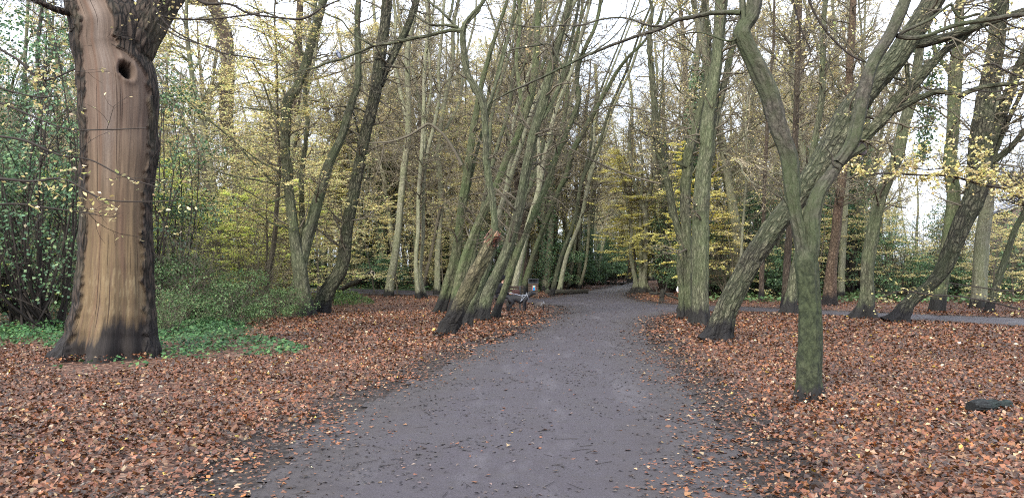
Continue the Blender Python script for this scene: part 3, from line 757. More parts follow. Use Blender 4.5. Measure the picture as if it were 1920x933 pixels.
def build_traced():
    A = 'trunk'
    # --- the three-stemmed hornbeam left of centre
    traced_tree('hornbeam', 'grey low-forked hornbeam, middle of the three joined feet left of the path', (573, 594),
        [([(573, 593, 36), (569, 555, 32), (562, 504, 34), (553, 446, 25), (544, 373, 22), (536, 300, 20), (536, 240, 22), (539, 192, 22), (557, 165, 21), (574, 120, 20), (587, 69, 18), (601, 24, 16), (608, -5, 15)], 0),
         ([(563, 512, 24), (571, 464, 26), (586, 413, 26), (597, 373, 25), (615, 311, 22), (640, 259, 19), (650, 225, 18), (662, 185, 16), (671, 156, 15), (672, 100, 13), (670, 66, 13), (672, 0, 12), (674, -20, 12)], .15)],
        BARK, dict(n=60, L=1.5, leaf=1.6, pal=OCH, zmin=2.6), seed=3, furrow='hornbeam',
        limbs=[([(546, 358, 7), (513, 343, 6), (490, 320, 5.5), (469, 300, 5), (440, 266, 5), (396, 229, 4.5), (356, 193, 4), (323, 156, 3.5), (297, 133, 2.5)], -.25),
               ([(548, 350, 6), (536, 333, 5), (510, 315, 4.5), (483, 300, 4), (450, 275, 3)], -.2),
               ([(541, 338, 5), (510, 344, 4), (479, 337, 4), (445, 332, 3.5), (413, 323, 3), (363, 300, 2)], -.1),
               ([(536, 366, 6), (515, 377, 4.5), (496, 378, 4), (470, 362, 3.5), (446, 350, 3), (395, 328, 2)], -.15),
               ([(553, 431, 7), (535, 426, 4.5), (513, 420, 4), (490, 405, 3.5), (466, 386, 3), (443, 372, 2)], -.2),
               ([(546, 355, 6), (547, 319, 5), (536, 271, 4.5), (519, 223, 4), (505, 192, 4), (491, 151, 3), (471, 113, 2.5)], -.3),
               ([(557, 180, 6), (575, 118, 5), (560, 90, 4.5), (552, 62, 4.5), (538, 43, 4), (515, 30, 4), (493, 23, 3.5), (460, 8, 3)], -.2),
               ([(540, 200, 6), (528, 165, 5), (510, 157, 4), (480, 152, 3), (440, 160, 2)], -.2),
               ([(539, 210, 5), (505, 208, 4), (470, 203, 3), (450, 200, 2)], -.1)])
    traced_tree('hornbeam', 'short dark leaning foot of hornbeam, left of the three joined feet left of the path', (528, 590),
        [([(528, 590, 40), (537, 572, 32), (546, 555, 26), (554, 533, 22), (563, 500, 18), (568, 440, 14), (566, 380, 13), (565, 336, 12), (570, 290, 11), (577, 230, 10), (572, 170, 9), (585, 90, 8), (590, 20, 7), (592, -10, 6)], 0.02)],
        BARK, dict(n=16, L=1.2, leaf=1.0, pal=OCH, zmin=3), seed=4, furrow='hornbeam', lean=.05)
    traced_tree('hornbeam', 'stout right-leaning rough hornbeam, rightmost of the three joined feet left of the path', (597, 590),
        [([(597, 590, 46), (606, 560, 40), (620, 535, 36), (637, 511, 33), (646, 478, 29), (651, 427, 27), (662, 373, 25), (672, 318, 26), (686, 249, 26), (702, 186, 26), (709, 140, 27), (714, 100, 26), (722, 50, 24), (726, 0, 22), (727, -20, 22)], 0),
         ([(712, 160, 20), (722, 135, 18), (740, 100, 18), (752, 74, 17), (763, 53, 17), (775, 20, 15), (784, -10, 14)], .2)],
        BARK_RUG, dict(n=46, L=1.5, leaf=.25, pal=OCH), seed=5, furrow='rugged',
        limbs=[([(673, 250, 5), (660, 207, 3.5), (640, 200, 2.5), (600, 205, 2)], -.2), ([(690, 215, 5), (668, 203, 3), (625, 215, 2.4)], -.3)])
    # --- mid-left slender trees
    L = lambda *a: list(a)
    slim = [
        ('pale trunk with a sunlit right side, standing before the left hand path', (729, 556), [(728, 556, 21), (733, 520, 18), (740, 483, 17), (747, 433, 15), (751, 383, 14), (757, 320, 14), (765, 260, 13), (766, 183, 12), (764, 100, 11), (776, 33, 10), (784, -10, 9)], 41, BARK_FAR, [([(765, 230, 9), (750, 170, 8), (738, 100, 7), (742, 40, 7), (738, -10, 6)])]),
        ('forked slim trunk just left of the pale sunlit trunk by the left path', (727, 532), [(727, 532, 14), (725, 480, 13), (723, 443, 13), (725, 393, 13), (722, 350, 9), (716, 325, 8), (712, 280, 8), (722, 220, 8), (745, 140, 7), (750, 60, 6), (744, -10, 6)], 42, BARK_FAR, [([(726, 380, 10), (733, 320, 10), (737, 260, 9), (730, 200, 8), (722, 130, 8), (704, 50, 7), (700, -10, 6)])]),
        ('left stem of the close pair of slim trunks beside the left path', (782, 560), [(785, 560, 13), (781, 520, 10), (780, 480, 9), (784, 433, 9), (785, 366, 9), (790, 300, 9), (792, 266, 8), (795, 200, 8), (796, 133, 8), (802, 60, 7), (800, -10, 6)], 43, BARK_FAR, []),
        ('right stem of the close pair of slim trunks beside the left path', (797, 559), [(797, 559, 11), (790, 530, 9), (788, 505, 8), (793, 450, 8), (794, 366, 8), (799, 300, 8), (813, 240, 8), (824, 183, 7), (822, 133, 7), (828, 70, 6), (835, -10, 6)], 44, BARK_FAR, [([(799, 300, 7), (797, 240, 6), (808, 170, 5), (805, 100, 5), (812, 20, 4), (815, -10, 4)])]),
        ('straight pale trunk half way between the close pair and the leaning clump', (820, 553), [(819, 553, 15), (820, 510, 13), (821, 466, 12), (826, 400, 11), (826, 333, 11), (822, 280, 10), (832, 200, 10), (848, 120, 9), (850, 50, 8), (862, -10, 7)], 45, BARK_FAR, [([(824, 290, 8), (838, 240, 7), (862, 190, 6), (870, 120, 5), (890, 40, 5), (893, -10, 4)])]),
    ]
    for lab, b, poly, sd_, mt, sub in slim:
        traced_tree('slender_tree', lab, b, [(poly, 0)] + [(s, .3) for s in sub], mt, dict(n=34, L=2.6, leaf=.5, pal=OCH, zmin=4, sub=6), seed=sd_, furrow='smooth', sides=16, flare=.35, lean=random.uniform(-.05, .05))
    # --- the leaning clump left of the path
    traced_tree('leaning_hornbeam', 'leftmost slanting green trunk of the leaning clump, its black foot apart from the others', (822, 588),
        [([(822, 588, 34), (836, 548, 29), (853, 486, 25), (861, 433, 21), (869, 366, 21), (879, 300, 19), (886, 250, 17), (894, 205, 15), (905, 150, 13), (925, 80, 11), (945, 20, 9), (955, -15, 8)], 0),
         ([(866, 400, 15), (876, 360, 12), (888, 310, 10), (898, 270, 9), (915, 215, 9), (930, 150, 8), (945, 90, 7), (975, 10, 6), (985, -20, 5)], .15),
         ([(874, 330, 10), (864, 300, 8), (846, 270, 7), (820, 240, 6), (800, 232, 5), (780, 250, 4)], -.1)],
        BARK_GREEN, dict(n=26, L=1.6, leaf=.15, pal=YEL), seed=11, thin=.84, furrow='hornbeam', lean=-.02)
    traced_tree('leaning_hornbeam', 'second slanting green trunk of the leaning clump, half hidden behind the broken stump', (850, 592),
        [([(850, 592, 34), (860, 540, 32), (872, 486, 29), (892, 430, 23), (912, 386, 19), (936, 333, 18), (949, 300, 17), (967, 262, 17), (982, 220, 18), (995, 180, 18), (1003, 133, 17), (1006, 66, 15), (1012, 0, 13), (1014, -20, 13)], 0),
         ([(984, 215, 12), (975, 170, 10), (968, 110, 9), (975, 50, 8), (970, -10, 7)], .2)],
        BARK_GREEN, dict(n=30, L=1.7, leaf=.1, pal=YEL), seed=12, thin=.84, furrow='hornbeam', lean=.05)
    traced_tree('broken_stump', 'leaning mossy stump of a snapped trunk with a torn red-brown top', (834, 630),
        [([(834, 631, 46), (843, 608, 42), (858, 584, 42), (875, 545, 41), (889, 516, 40), (903, 490, 37), (914, 466, 34), (924, 444, 33), (928, 436, 30)], 0, 'stub')],
        BARK_STUB, dict(n=0), seed=13, thin=.92, furrow='burry', sides=48, flare=.4, ds=.06, extend=False, cat='tree stump')
    st = ALLTREES[-1]
    # torn wood at the top: a jagged crown of splinters
    g = np.random.default_rng(3); M = Mesh(); n = 170; c = P(926, 440, G(834, 630)[1]); b0 = np.array(st.location)
    a = g.uniform(0, 6.28, n); rad = .17 * np.sqrt(g.random(n)); ax = norm(np.array([.38, 0, .92]))
    u = norm(np.cross(ax, [0, 1, 0])); v = np.cross(ax, u)
    p0 = c + rad[:, None] * (np.cos(a)[:, None] * u + np.sin(a)[:, None] * v) - ax * g.uniform(.0, .30, n)[:, None]
    d0 = ax + g.normal(0, .22, (n, 3)); pt, rd = grow(g, p0, d0, g.uniform(.04, .15, n), g.uniform(.014, .034, n), np.full(n, .004), 3, .15)
    tubes(M, pt, rd, 4, 0, palette(g, n, [(.085, .028, .016), (.14, .05, .03), (.03, .014, .010), (.17, .10, .06)], [3, 3, 3, 1]), smooth=False)
    shift(M, b0); M.obj('torn_wood', [LITTER], st)
    traced_tree('hornbeam', 'slim pale stem rising behind the broken stump, forking high into a dark long limb', (874, 612),
        [([(874, 612, 32), (882, 580, 28), (898, 540, 24), (912, 500, 22), (924, 455, 20), (927, 416, 18), (920, 358, 17), (912, 300, 17), (911, 250, 16), (906, 200, 17), (893, 168, 20), (877, 140, 17), (869, 95, 15), (869, 55, 15), (884, 30, 14), (905, 5, 12), (912, -20, 11)], 0),
         ([(907, 210, 11), (920, 185, 8), (935, 140, 7.5), (948, 90, 7), (960, 40, 6.5), (968, -10, 6)], .2)],
        BARK, dict(n=22, L=1.3, leaf=.15, pal=OCH, zmin=4.2), seed=14, thin=.84, furrow='burry', lean=.04,
        limbs=[([(871, 60, 11), (850, 57, 10), (826, 61, 9.5), (800, 68, 9), (773, 73, 9), (735, 81, 8.5), (700, 86, 8), (680, 95, 7.5), (660, 103, 7), (640, 111, 7), (613, 118, 7), (595, 126, 6), (577, 130, 5), (552, 138, 4.5), (527, 149, 3)], .02),
               ([(700, 86, 7), (680, 75, 6), (660, 63, 5.5), (648, 48, 5), (640, 38, 4.5), (615, 28, 4), (596, 15, 4), (570, 2, 3.5)], -.1),
               ([(858, 52, 9), (838, 48, 7), (812, 48, 7), (790, 38, 6), (768, 22, 5), (750, 18, 4)], .1),
               ([(866, 60, 10), (842, 36, 9), (826, 20, 8), (805, 3, 8), (795, -10, 7)], .1), ([(842, 36, 8), (848, 12, 7), (850, -12, 6)], 0)])
    traced_tree('leaning_hornbeam', 'thick furrowed trunk of the leaning clump, sweeping up to the right beside the bench', (903, 602),
        [([(903, 602, 46), (906, 580, 40), (914, 550, 36), (934, 508, 34), (950, 470, 30), (963, 430, 28), (971, 397, 28), (981, 346, 25), (990, 299, 26), (1003, 239, 25), (1016, 199, 24), (1030, 143, 22), (1043, 90, 20), (1056, 43, 19), (1068, -5, 17)], 0),
         ([(1006, 232, 14), (1022, 215, 13), (1040, 180, 11), (1052, 150, 10), (1062, 110, 9), (1075, 60, 8), (1088, -10, 7)], .15)],
        BARK, dict(n=30, L=1.6, leaf=.1, pal=YEL), seed=15, thin=.84, furrow='hornbeam', sides=44, ds=.08, lean=.03)
    traced_tree('leaning_hornbeam', 'narrow pale stem with a two-toned foot crossing in front of the black dog\'s tail end', (927, 598),
        [([(927, 598, 24), (934, 575, 21), (943, 551, 19), (952, 522, 17), (966, 486, 18), (980, 450, 16), (1003, 396, 18), (1016, 366, 18), (1031, 330, 17), (1041, 299, 15), (1060, 253, 15), (1076, 216, 15), (1085, 186, 14), (1081, 156, 12), (1086, 116, 12), (1100, 83, 11), (1116, 50, 10), (1127, 0, 9), (1130, -20, 8)], 0),
         ([(957, 505, 8), (955, 470, 9), (953, 440, 8), (950, 400, 7)], .05, 'stub')],
        BARK_GREEN, dict(n=26, L=1.6, leaf=.1, pal=YEL), seed=16, thin=.84, furrow='burry', lean=.05)
    traced_tree('leaning_hornbeam', 'rightmost slanting trunk of the leaning clump, black footed, next to the litter bin', (980, 556),
        [([(980, 556, 26), (988, 520, 18), (1000, 479, 15), (1013, 443, 14), (1030, 400, 15), (1046, 360, 15), (1063, 326, 15), (1070, 292, 17), (1093, 249, 14), (1117, 206, 13), (1139, 166, 12), (1158, 133, 11), (1179, 106, 10), (1206, 80, 9), (1235, 40, 8), (1250, -10, 7)], 0),
         ([(1020, 430, 12), (1022, 380, 11), (1035, 330, 10), (1045, 270, 10), (1062, 200, 9), (1066, 130, 8), (1085, 60, 7), (1092, -10, 6)], .2)],
        BARK_GREEN, dict(n=34, L=2, leaf=.2, pal=YEL), seed=17, thin=.84, furrow='hornbeam', lean=.02)
    traced_tree('slender_tree', 'upright slim trunk directly behind the litter bin', (1018, 545),
        [([(1019, 545, 14), (1017, 500, 12), (1016, 466, 11), (1030, 430, 10), (1042, 390, 10), (1052, 340, 9), (1060, 280, 9), (1064, 220, 8), (1080, 140, 7), (1085, 60, 6), (1095, -10, 5)], 0)],
        BARK_FAR, dict(n=26, L=2.2, leaf=.3, pal=OCH), seed=18, sides=16)
    gx = np.random.default_rng(404)
    where = ['farthest left', 'second from left', 'third from left', 'in the middle', 'fourth from right', 'third from right', 'second from right', 'farthest right']
    for k, (bx, by) in enumerate([(868, 566), (885, 572), (905, 561), (936, 567), (956, 573), (970, 563), (1034, 555), (1048, 551)]):
        sl = gx.uniform(.20, .36); w = gx.uniform(9, 15); x_ = bx; poly = []
        for y_ in range(0, 9):
            yy = by - y_ * (by + 12) / 8; x_ = bx + sl * (by - yy) * (.75 + .25 * y_ / 8) + gx.normal(0, 4) * (y_ > 0); poly.append((x_, yy, w * (1.25 if y_ == 0 else 1 - .06 * y_)))
        traced_tree('leaning_hornbeam', 'slim olive trunk leaning right in the row behind the leaning clump, ' + where[k], (bx, by), [(poly, 0), ([poly[3], (poly[4][0] - 14, poly[4][1], w * .6), (poly[5][0] - 30, poly[5][1], w * .55), (poly[7][0] - 30, poly[7][1], w * .4), (poly[8][0] - 34, poly[8][1], w * .35)], .2)],
            [BARK, BARK_FAR, BARK_GREEN][k % 3], dict(n=26, L=2.0, leaf=.5, pal=YEL, zmin=4), seed=420 + k, sides=16, flare=.35, group='slim leaning trunks behind the clump')
    for (lab, b, poly, sd_) in (
        ('leftmost of the three thin trunks on the far left verge of the path', (1065, 543), [(1065, 544, 8), (1070, 515, 6), (1075, 486, 6), (1080, 440, 6), (1083, 383, 5), (1090, 320, 5), (1100, 260, 5), (1100, 180, 4)], 21),
        ('middle of the three thin trunks on the far left verge of the path', (1081, 541), [(1080, 542, 9), (1085, 515, 8), (1087, 490, 8), (1086, 450, 7), (1084, 383, 7), (1080, 320, 6), (1085, 240, 6), (1078, 160, 5)], 22),
        ('rightmost of the three thin trunks on the far left verge of the path', (1086, 543), [(1085, 543, 9), (1092, 520, 7), (1098, 496, 6), (1103, 450, 6), (1105, 400, 6), (1110, 340, 5), (1107, 260, 5), (1118, 180, 4)], 23)):
        traced_tree('slender_tree', lab, b, [(poly, 0)], BARK_FAR, dict(n=26, L=2.6, leaf=.5, pal=OCH, zmin=5), seed=sd_, sides=12, flare=.6, extend=False)
    traced_tree('ivy_clad_tree', 'stout trunk greened with ivy behind the three thin verge trunks', (1106, 531),
        [([(1106, 531, 18), (1106, 500, 14), (1106, 466, 13), (1109, 430, 11), (1111, 400, 10), (1114, 333, 9), (1113, 270, 8), (1120, 200, 7), (1116, 120, 6)], 0),
         ([(1110, 415, 7), (1098, 380, 5), (1080, 350, 4), (1065, 335, 3)], 0)], BARK_GREEN, dict(n=30, L=3, leaf=.2, pal=OCH, zmin=5), seed=24, sides=16, extend=False)
    traced_tree('slender_tree', 'reddish brown trunk where the path bends out of sight', (1180, 530), [([(1180, 530, 12), (1181, 515, 9), (1182, 480, 8), (1183, 420, 7), (1182, 340, 6), (1186, 240, 5), (1182, 150, 4)], 0)],
        BARK_BROWN, dict(n=24, L=3, leaf=.2, pal=YEL, zmin=6), seed=25, sides=12, extend=False)
    # --- far cluster on the right verge
    traced_tree('root_flared_tree', 'many-stemmed tree with spreading roots on the far right verge of the path', (1206, 549),
        [([(1208, 549, 24), (1207, 528, 15), (1209, 506, 12), (1210, 470, 10), (1211, 433, 10), (1208, 390, 12), (1200, 376, 9), (1192, 355, 8), (1184, 316, 8), (1180, 260, 7), (1185, 190, 6), (1172, 100, 5)], 0),
         ([(1208, 400, 9), (1214, 370, 8), (1222, 345, 8), (1226, 300, 8), (1222, 240, 7), (1232, 160, 6), (1228, 80, 5)], .2),
         ([(1199, 548, 14), (1201, 526, 9), (1202, 460, 8), (1200, 400, 6), (1204, 330, 5), (1200, 240, 4)], 0, 'ground'),
         ([(1190, 547, 13), (1192, 530, 9), (1186, 500, 8), (1182, 470, 7), (1184, 430, 6), (1176, 390, 5), (1172, 340, 4)], 0, 'ground')],
        BARK_FAR, dict(n=60, L=2.6, leaf=1.6, pal=YEL, zmin=4), seed=26, flare=.9, sides=20, extend=False)
    # --- pair right of the path
    traced_tree('fissured_tree', 'tall straight trunk with fine upright fissures, right edge of the path', (1311, 609),
        [([(1312, 609, 42), (1313, 570, 35), (1313, 531, 34), (1313, 454, 36), (1315, 377, 36), (1320, 319, 34), (1326, 285, 34), (1328, 240, 33), (1336, 171, 29), (1344, 120, 26), (1348, 69, 26), (1353, 0, 27), (1355, -25, 26)], 0),
         ([(1335, 262, 15), (1345, 215, 14), (1354, 175, 14), (1363, 137, 14), (1373, 89, 13), (1388, 40, 11), (1395, -10, 10)], .12)],
        BARK, dict(n=36, L=1.5, leaf=.5, pal=YEL), seed=31, furrow='hornbeam', sides=44, ds=.08)
    traced_tree('burred_tree', 'warty knobbly twin stem pressed against the left of the tall fissured trunk', (1287, 601),
        [([(1292, 602, 20), (1290, 560, 17), (1289, 531, 17), (1289, 470, 21), (1286, 427, 21), (1285, 377, 21), (1289, 323, 23), (1293, 285, 24), (1304, 240, 20), (1317, 185, 16), (1327, 137, 13), (1330, 80, 10), (1322, 20, 9), (1320, -15, 8)], .0),
         ([(1277, 602, 19), (1278, 565, 13), (1279, 539, 13), (1276, 512, 14), (1278, 480, 17), (1281, 455, 17), (1271, 427, 17), (1259, 377, 16), (1249, 335, 15), (1241, 300, 15), (1231, 254, 14), (1226, 185, 13), (1222, 137, 12), (1218, 96, 11), (1218, 51, 9), (1223, 20, 7), (1218, -10, 6)], .02, 'ground')],
        BARK, dict(n=36, L=1.5, leaf=1.2, pal=YEL), seed=32, furrow='burry', sides=30, ds=.07,
        limbs=[([(1243, 312, 9), (1262, 304, 8), (1275, 308, 7), (1290, 312, 5), (1296, 303, 4), (1306, 306, 3)], -.2), ([(1256, 303, 5), (1250, 285, 4), (1238, 270, 3)], -.2),
               ([(1240, 295, 5), (1232, 270, 4), (1235, 230, 3.5), (1240, 180, 3), (1243, 130, 2.5)], -.3), ([(1282, 235, 5), (1250, 250, 3.5), (1215, 250, 3), (1185, 238, 2.5), (1165, 215, 2)], -.2),
               ([(1220, 60, 7), (1245, 46, 6), (1262, 25, 5), (1285, 5, 5), (1300, -10, 4)], -.1)])
    # --- the big leaner
    traced_tree('leaning_hornbeam', 'massive furrowed trunk leaning steeply right with a flared foot, behind the near forked tree', (1344, 640),
        [([(1342, 641, 70), (1350, 612, 54), (1362, 578, 50), (1386, 531, 49), (1408, 490, 51), (1431, 454, 55), (1460, 414, 56), (1500, 366, 56), (1530, 325, 62), (1562, 275, 66), (1586, 228, 66), (1610, 190, 66), (1642, 150, 64), (1677, 113, 60), (1700, 78, 56), (1725, 42, 53), (1752, 0, 50), (1765, -25, 48)], 0),
         ([(1545, 318, 40), (1575, 298, 37), (1609, 268, 35), (1632, 245, 35), (1653, 226, 36), (1687, 185, 37), (1710, 160, 35), (1732, 137, 32), (1755, 112, 23), (1778, 90, 21), (1805, 70, 20), (1835, 42, 22), (1862, 20, 22), (1885, -5, 20), (1900, -20, 18)], .06)],
        BARK_RUG, dict(n=30, L=1.4, leaf=1.0, pal=OCH, zmin=3.2), seed=33, furrow='rugged', sides=64, ds=.055, flare=.35,
        limbs=[([(1690, 92, 26), (1711, 82, 25), (1735, 79, 24), (1753, 75, 22), (1780, 68, 20), (1801, 60, 18), (1825, 53, 16), (1849, 45, 14), (1885, 33, 14), (1925, 18, 13), (1980, 0, 11)], .03),
               ([(1676, 208, 16), (1700, 196, 14), (1722, 184, 13), (1753, 172, 12), (1780, 172, 11), (1800, 177, 12), (1825, 168, 11), (1849, 161, 10), (1880, 157, 9), (1930, 154, 8), (1990, 140, 7)], -.1),
               ([(1700, 185, 8), (1705, 160, 8), (1702, 140, 9), (1701, 122, 10)], -.1), ([(1701, 150, 7), (1680, 147, 5), (1660, 140, 3)], -.1),
               ([(1838, 36, 8), (1844, 50, 5), (1858, 62, 5), (1872, 70, 5), (1885, 84, 4.5), (1900, 93, 4), (1930, 100, 4)], -.1)])
    # --- near forked tree
    traced_tree('forked_tree', 'near tree forking at head height, green-stained foot, sawn stub on its right arm', (1515, 752),
        [([(1515, 754, 60), (1516, 742, 54), (1517, 702, 49), (1519, 637, 47), (1518, 573, 44), (1515, 530, 45), (1512, 495, 48), (1503, 455, 30), (1494, 415, 27), (1488, 380, 28), (1485, 339, 34), (1481, 300, 37), (1474, 275, 38), (1461, 240, 39), (1444, 178, 42), (1423, 130, 43), (1404, 90, 40), (1393, 62, 36), (1398, 48, 34), (1411, 30, 31), (1417, 0, 28), (1420, -30, 27)], 0),
         ([(1514, 500, 40), (1521, 460, 40), (1522, 423, 38), (1527, 388, 37), (1538, 358, 36), (1556, 332, 32), (1571, 310, 30), (1590, 292, 29), (1608, 281, 26), (1618, 276, 24)], 0.02, 'stub'),
         ([(1572, 306, 30), (1590, 282, 29), (1600, 262, 28), (1610, 223, 28), (1622, 165, 27), (1639, 113, 27), (1667, 69, 27), (1687, 27, 26), (1698, 0, 24), (1706, -30, 22)], -.03),
         ([(1400, 66, 16), (1394, 30, 15), (1392, 0, 14), (1390, -30, 13)], .1)],
        BARK_NEAR, dict(n=8, L=.8, leaf=.3, pal=OCH, zmin=3.0), seed=34, furrow='hornbeam', sides=56, ds=.05, flare=.22, lean=0,
        limbs=[([(1388, 24, 12), (1350, 23, 10), (1317, 28, 9.5), (1290, 34, 9), (1266, 40, 9), (1242, 54, 8), (1219, 62, 8), (1190, 72, 7), (1159, 83, 7), (1130, 95, 6.5), (1103, 106, 6), (1078, 118, 6), (1053, 130, 6), (1028, 142, 5), (1003, 153, 5), (960, 172, 4.5), (925, 190, 3)], .35),
               ([(1242, 50, 6), (1215, 48, 5), (1170, 35, 4.5), (1130, 38, 4), (1090, 47, 3.5), (1040, 48, 3), (990, 50, 3), (905, 35, 2.5)], .2),
               ([(1055, 128, 5), (1045, 108, 4.5), (1032, 88, 4.5), (1020, 86, 4), (1000, 90, 3.5), (955, 94, 3)], .1), ([(1022, 86, 4), (1008, 78, 3), (992, 63, 2.5)], .1),
               ([(1105, 104, 4.5), (1150, 70, 4), (1180, 35, 3.5), (1215, 15, 3)], -.2), ([(1060, 125, 4), (1100, 100, 3), (1140, 60, 3), (1170, 20, 2.4)], .3),
               ([(1681, 67, 10), (1700, 70, 9.5), (1722, 70, 9), (1745, 64, 9), (1759, 58, 9), (1794, 45, 9.5), (1842, 38, 10), (1880, 32, 9.5), (1930, 26, 9), (1980, 15, 8)], -.08),
               ([(1684, 66, 9), (1705, 55, 8), (1729, 45, 8), (1745, 36, 7.5), (1762, 24, 7), (1784, 9, 7), (1788, 18, 6.5), (1794, 26, 6.5), (1804, 33, 7), (1815, 32, 7), (1838, 26, 6)], -.1),
               ([(1487, 405, 6), (1480, 388, 6), (1473, 378, 4.5), (1465, 366, 4), (1463, 352, 3)], -.2), ([(1497, 388, 6), (1485, 391, 4), (1474, 380, 3)], -.2),
               ([(1563, 330, 6), (1573, 318, 6), (1562, 308, 5), (1560, 290, 4), (1549, 275, 3)], -.3),
               ([(1625, 118, 4), (1610, 105, 3.5), (1590, 82, 3), (1562, 50, 3), (1540, 30, 2.5)], -.1), ([(1588, 180, 4), (1572, 165, 3.5), (1560, 140, 3), (1552, 115, 2.5), (1538, 100, 2)], -.1),
               ([(1380, 72, 6), (1365, 78, 5), (1310, 62, 3.5), (1270, 70, 3), (1240, 85, 2)], .1)])
    st = ALLTREES[-1]; Yg = G(1515, 752)[1]
    M = Mesh(); c0 = P(1612, 279, Yg + .05); c1 = P(1623, 276, Yg - .02); dd = norm(c1 - c0); ringp = np.array([c0, c0 + dd * .03, c0 + dd * .045]); tubes(M, ringp, np.array([.085, .092, .075]), 20, 0, cap=-.25)
    shift(M, np.array(st.location)); M.obj('sawn_stub_end', [flat_mat('weathered_cut_wood', (.10, .085, .08), .9)], st)
    # --- right-hand trees by the side path
    traced_tree('hornbeam', 'straight-leaning trunk with splayed roots on the near side of the right hand side path', (1622, 598),
        [([(1622, 598, 52), (1624, 575, 33), (1626, 547, 27), (1627, 493, 26), (1637, 435, 25), (1650, 377, 24), (1667, 331, 23), (1684, 291, 25), (1694, 240, 24), (1708, 192, 23), (1718, 140, 20), (1724, 100, 18), (1732, 30, 16), (1736, -15, 15)], 0)],
        BARK, dict(n=26, L=1.7, leaf=1.2, pal=YEL, zmin=3), seed=35, furrow='hornbeam', flare=.6, sides=32)
    traced_tree('leaning_hornbeam', 'dark trunk sweeping up to the right from the side path edge under golden sprays', (1683, 606),
        [([(1683, 606, 52), (1694, 584, 40), (1710, 562, 37), (1748, 531, 35), (1771, 501, 37), (1787, 462, 39), (1806, 416, 41), (1825, 377, 43), (1836, 335, 46), (1838, 291, 46), (1842, 240, 42), (1846, 206, 38), (1855, 154, 35), (1866, 103, 34), (1873, 34, 33), (1876, -15, 32)], 0),
         ([(1845, 300, 26), (1856, 270, 26), (1868, 236, 26), (1886, 192, 25), (1903, 144, 24), (1922, 103, 22), (1950, 30, 20), (1965, -15, 18)], .1),
         ([(1852, 310, 18), (1872, 296, 17), (1892, 280, 16), (1920, 247, 15), (1960, 200, 14), (2000, 120, 12)], -.1),
         ([(1860, 300, 12), (1870, 275, 11), (1884, 240, 11), (1910, 185, 10), (1935, 135, 9), (1960, 60, 8)], .2)],
        BARK_RUG, dict(n=50, L=1.8, leaf=1.2, pal=YEL, zmin=3), seed=36, furrow='rugged', sides=40, ds=.09, flare=.4, lean=.02)
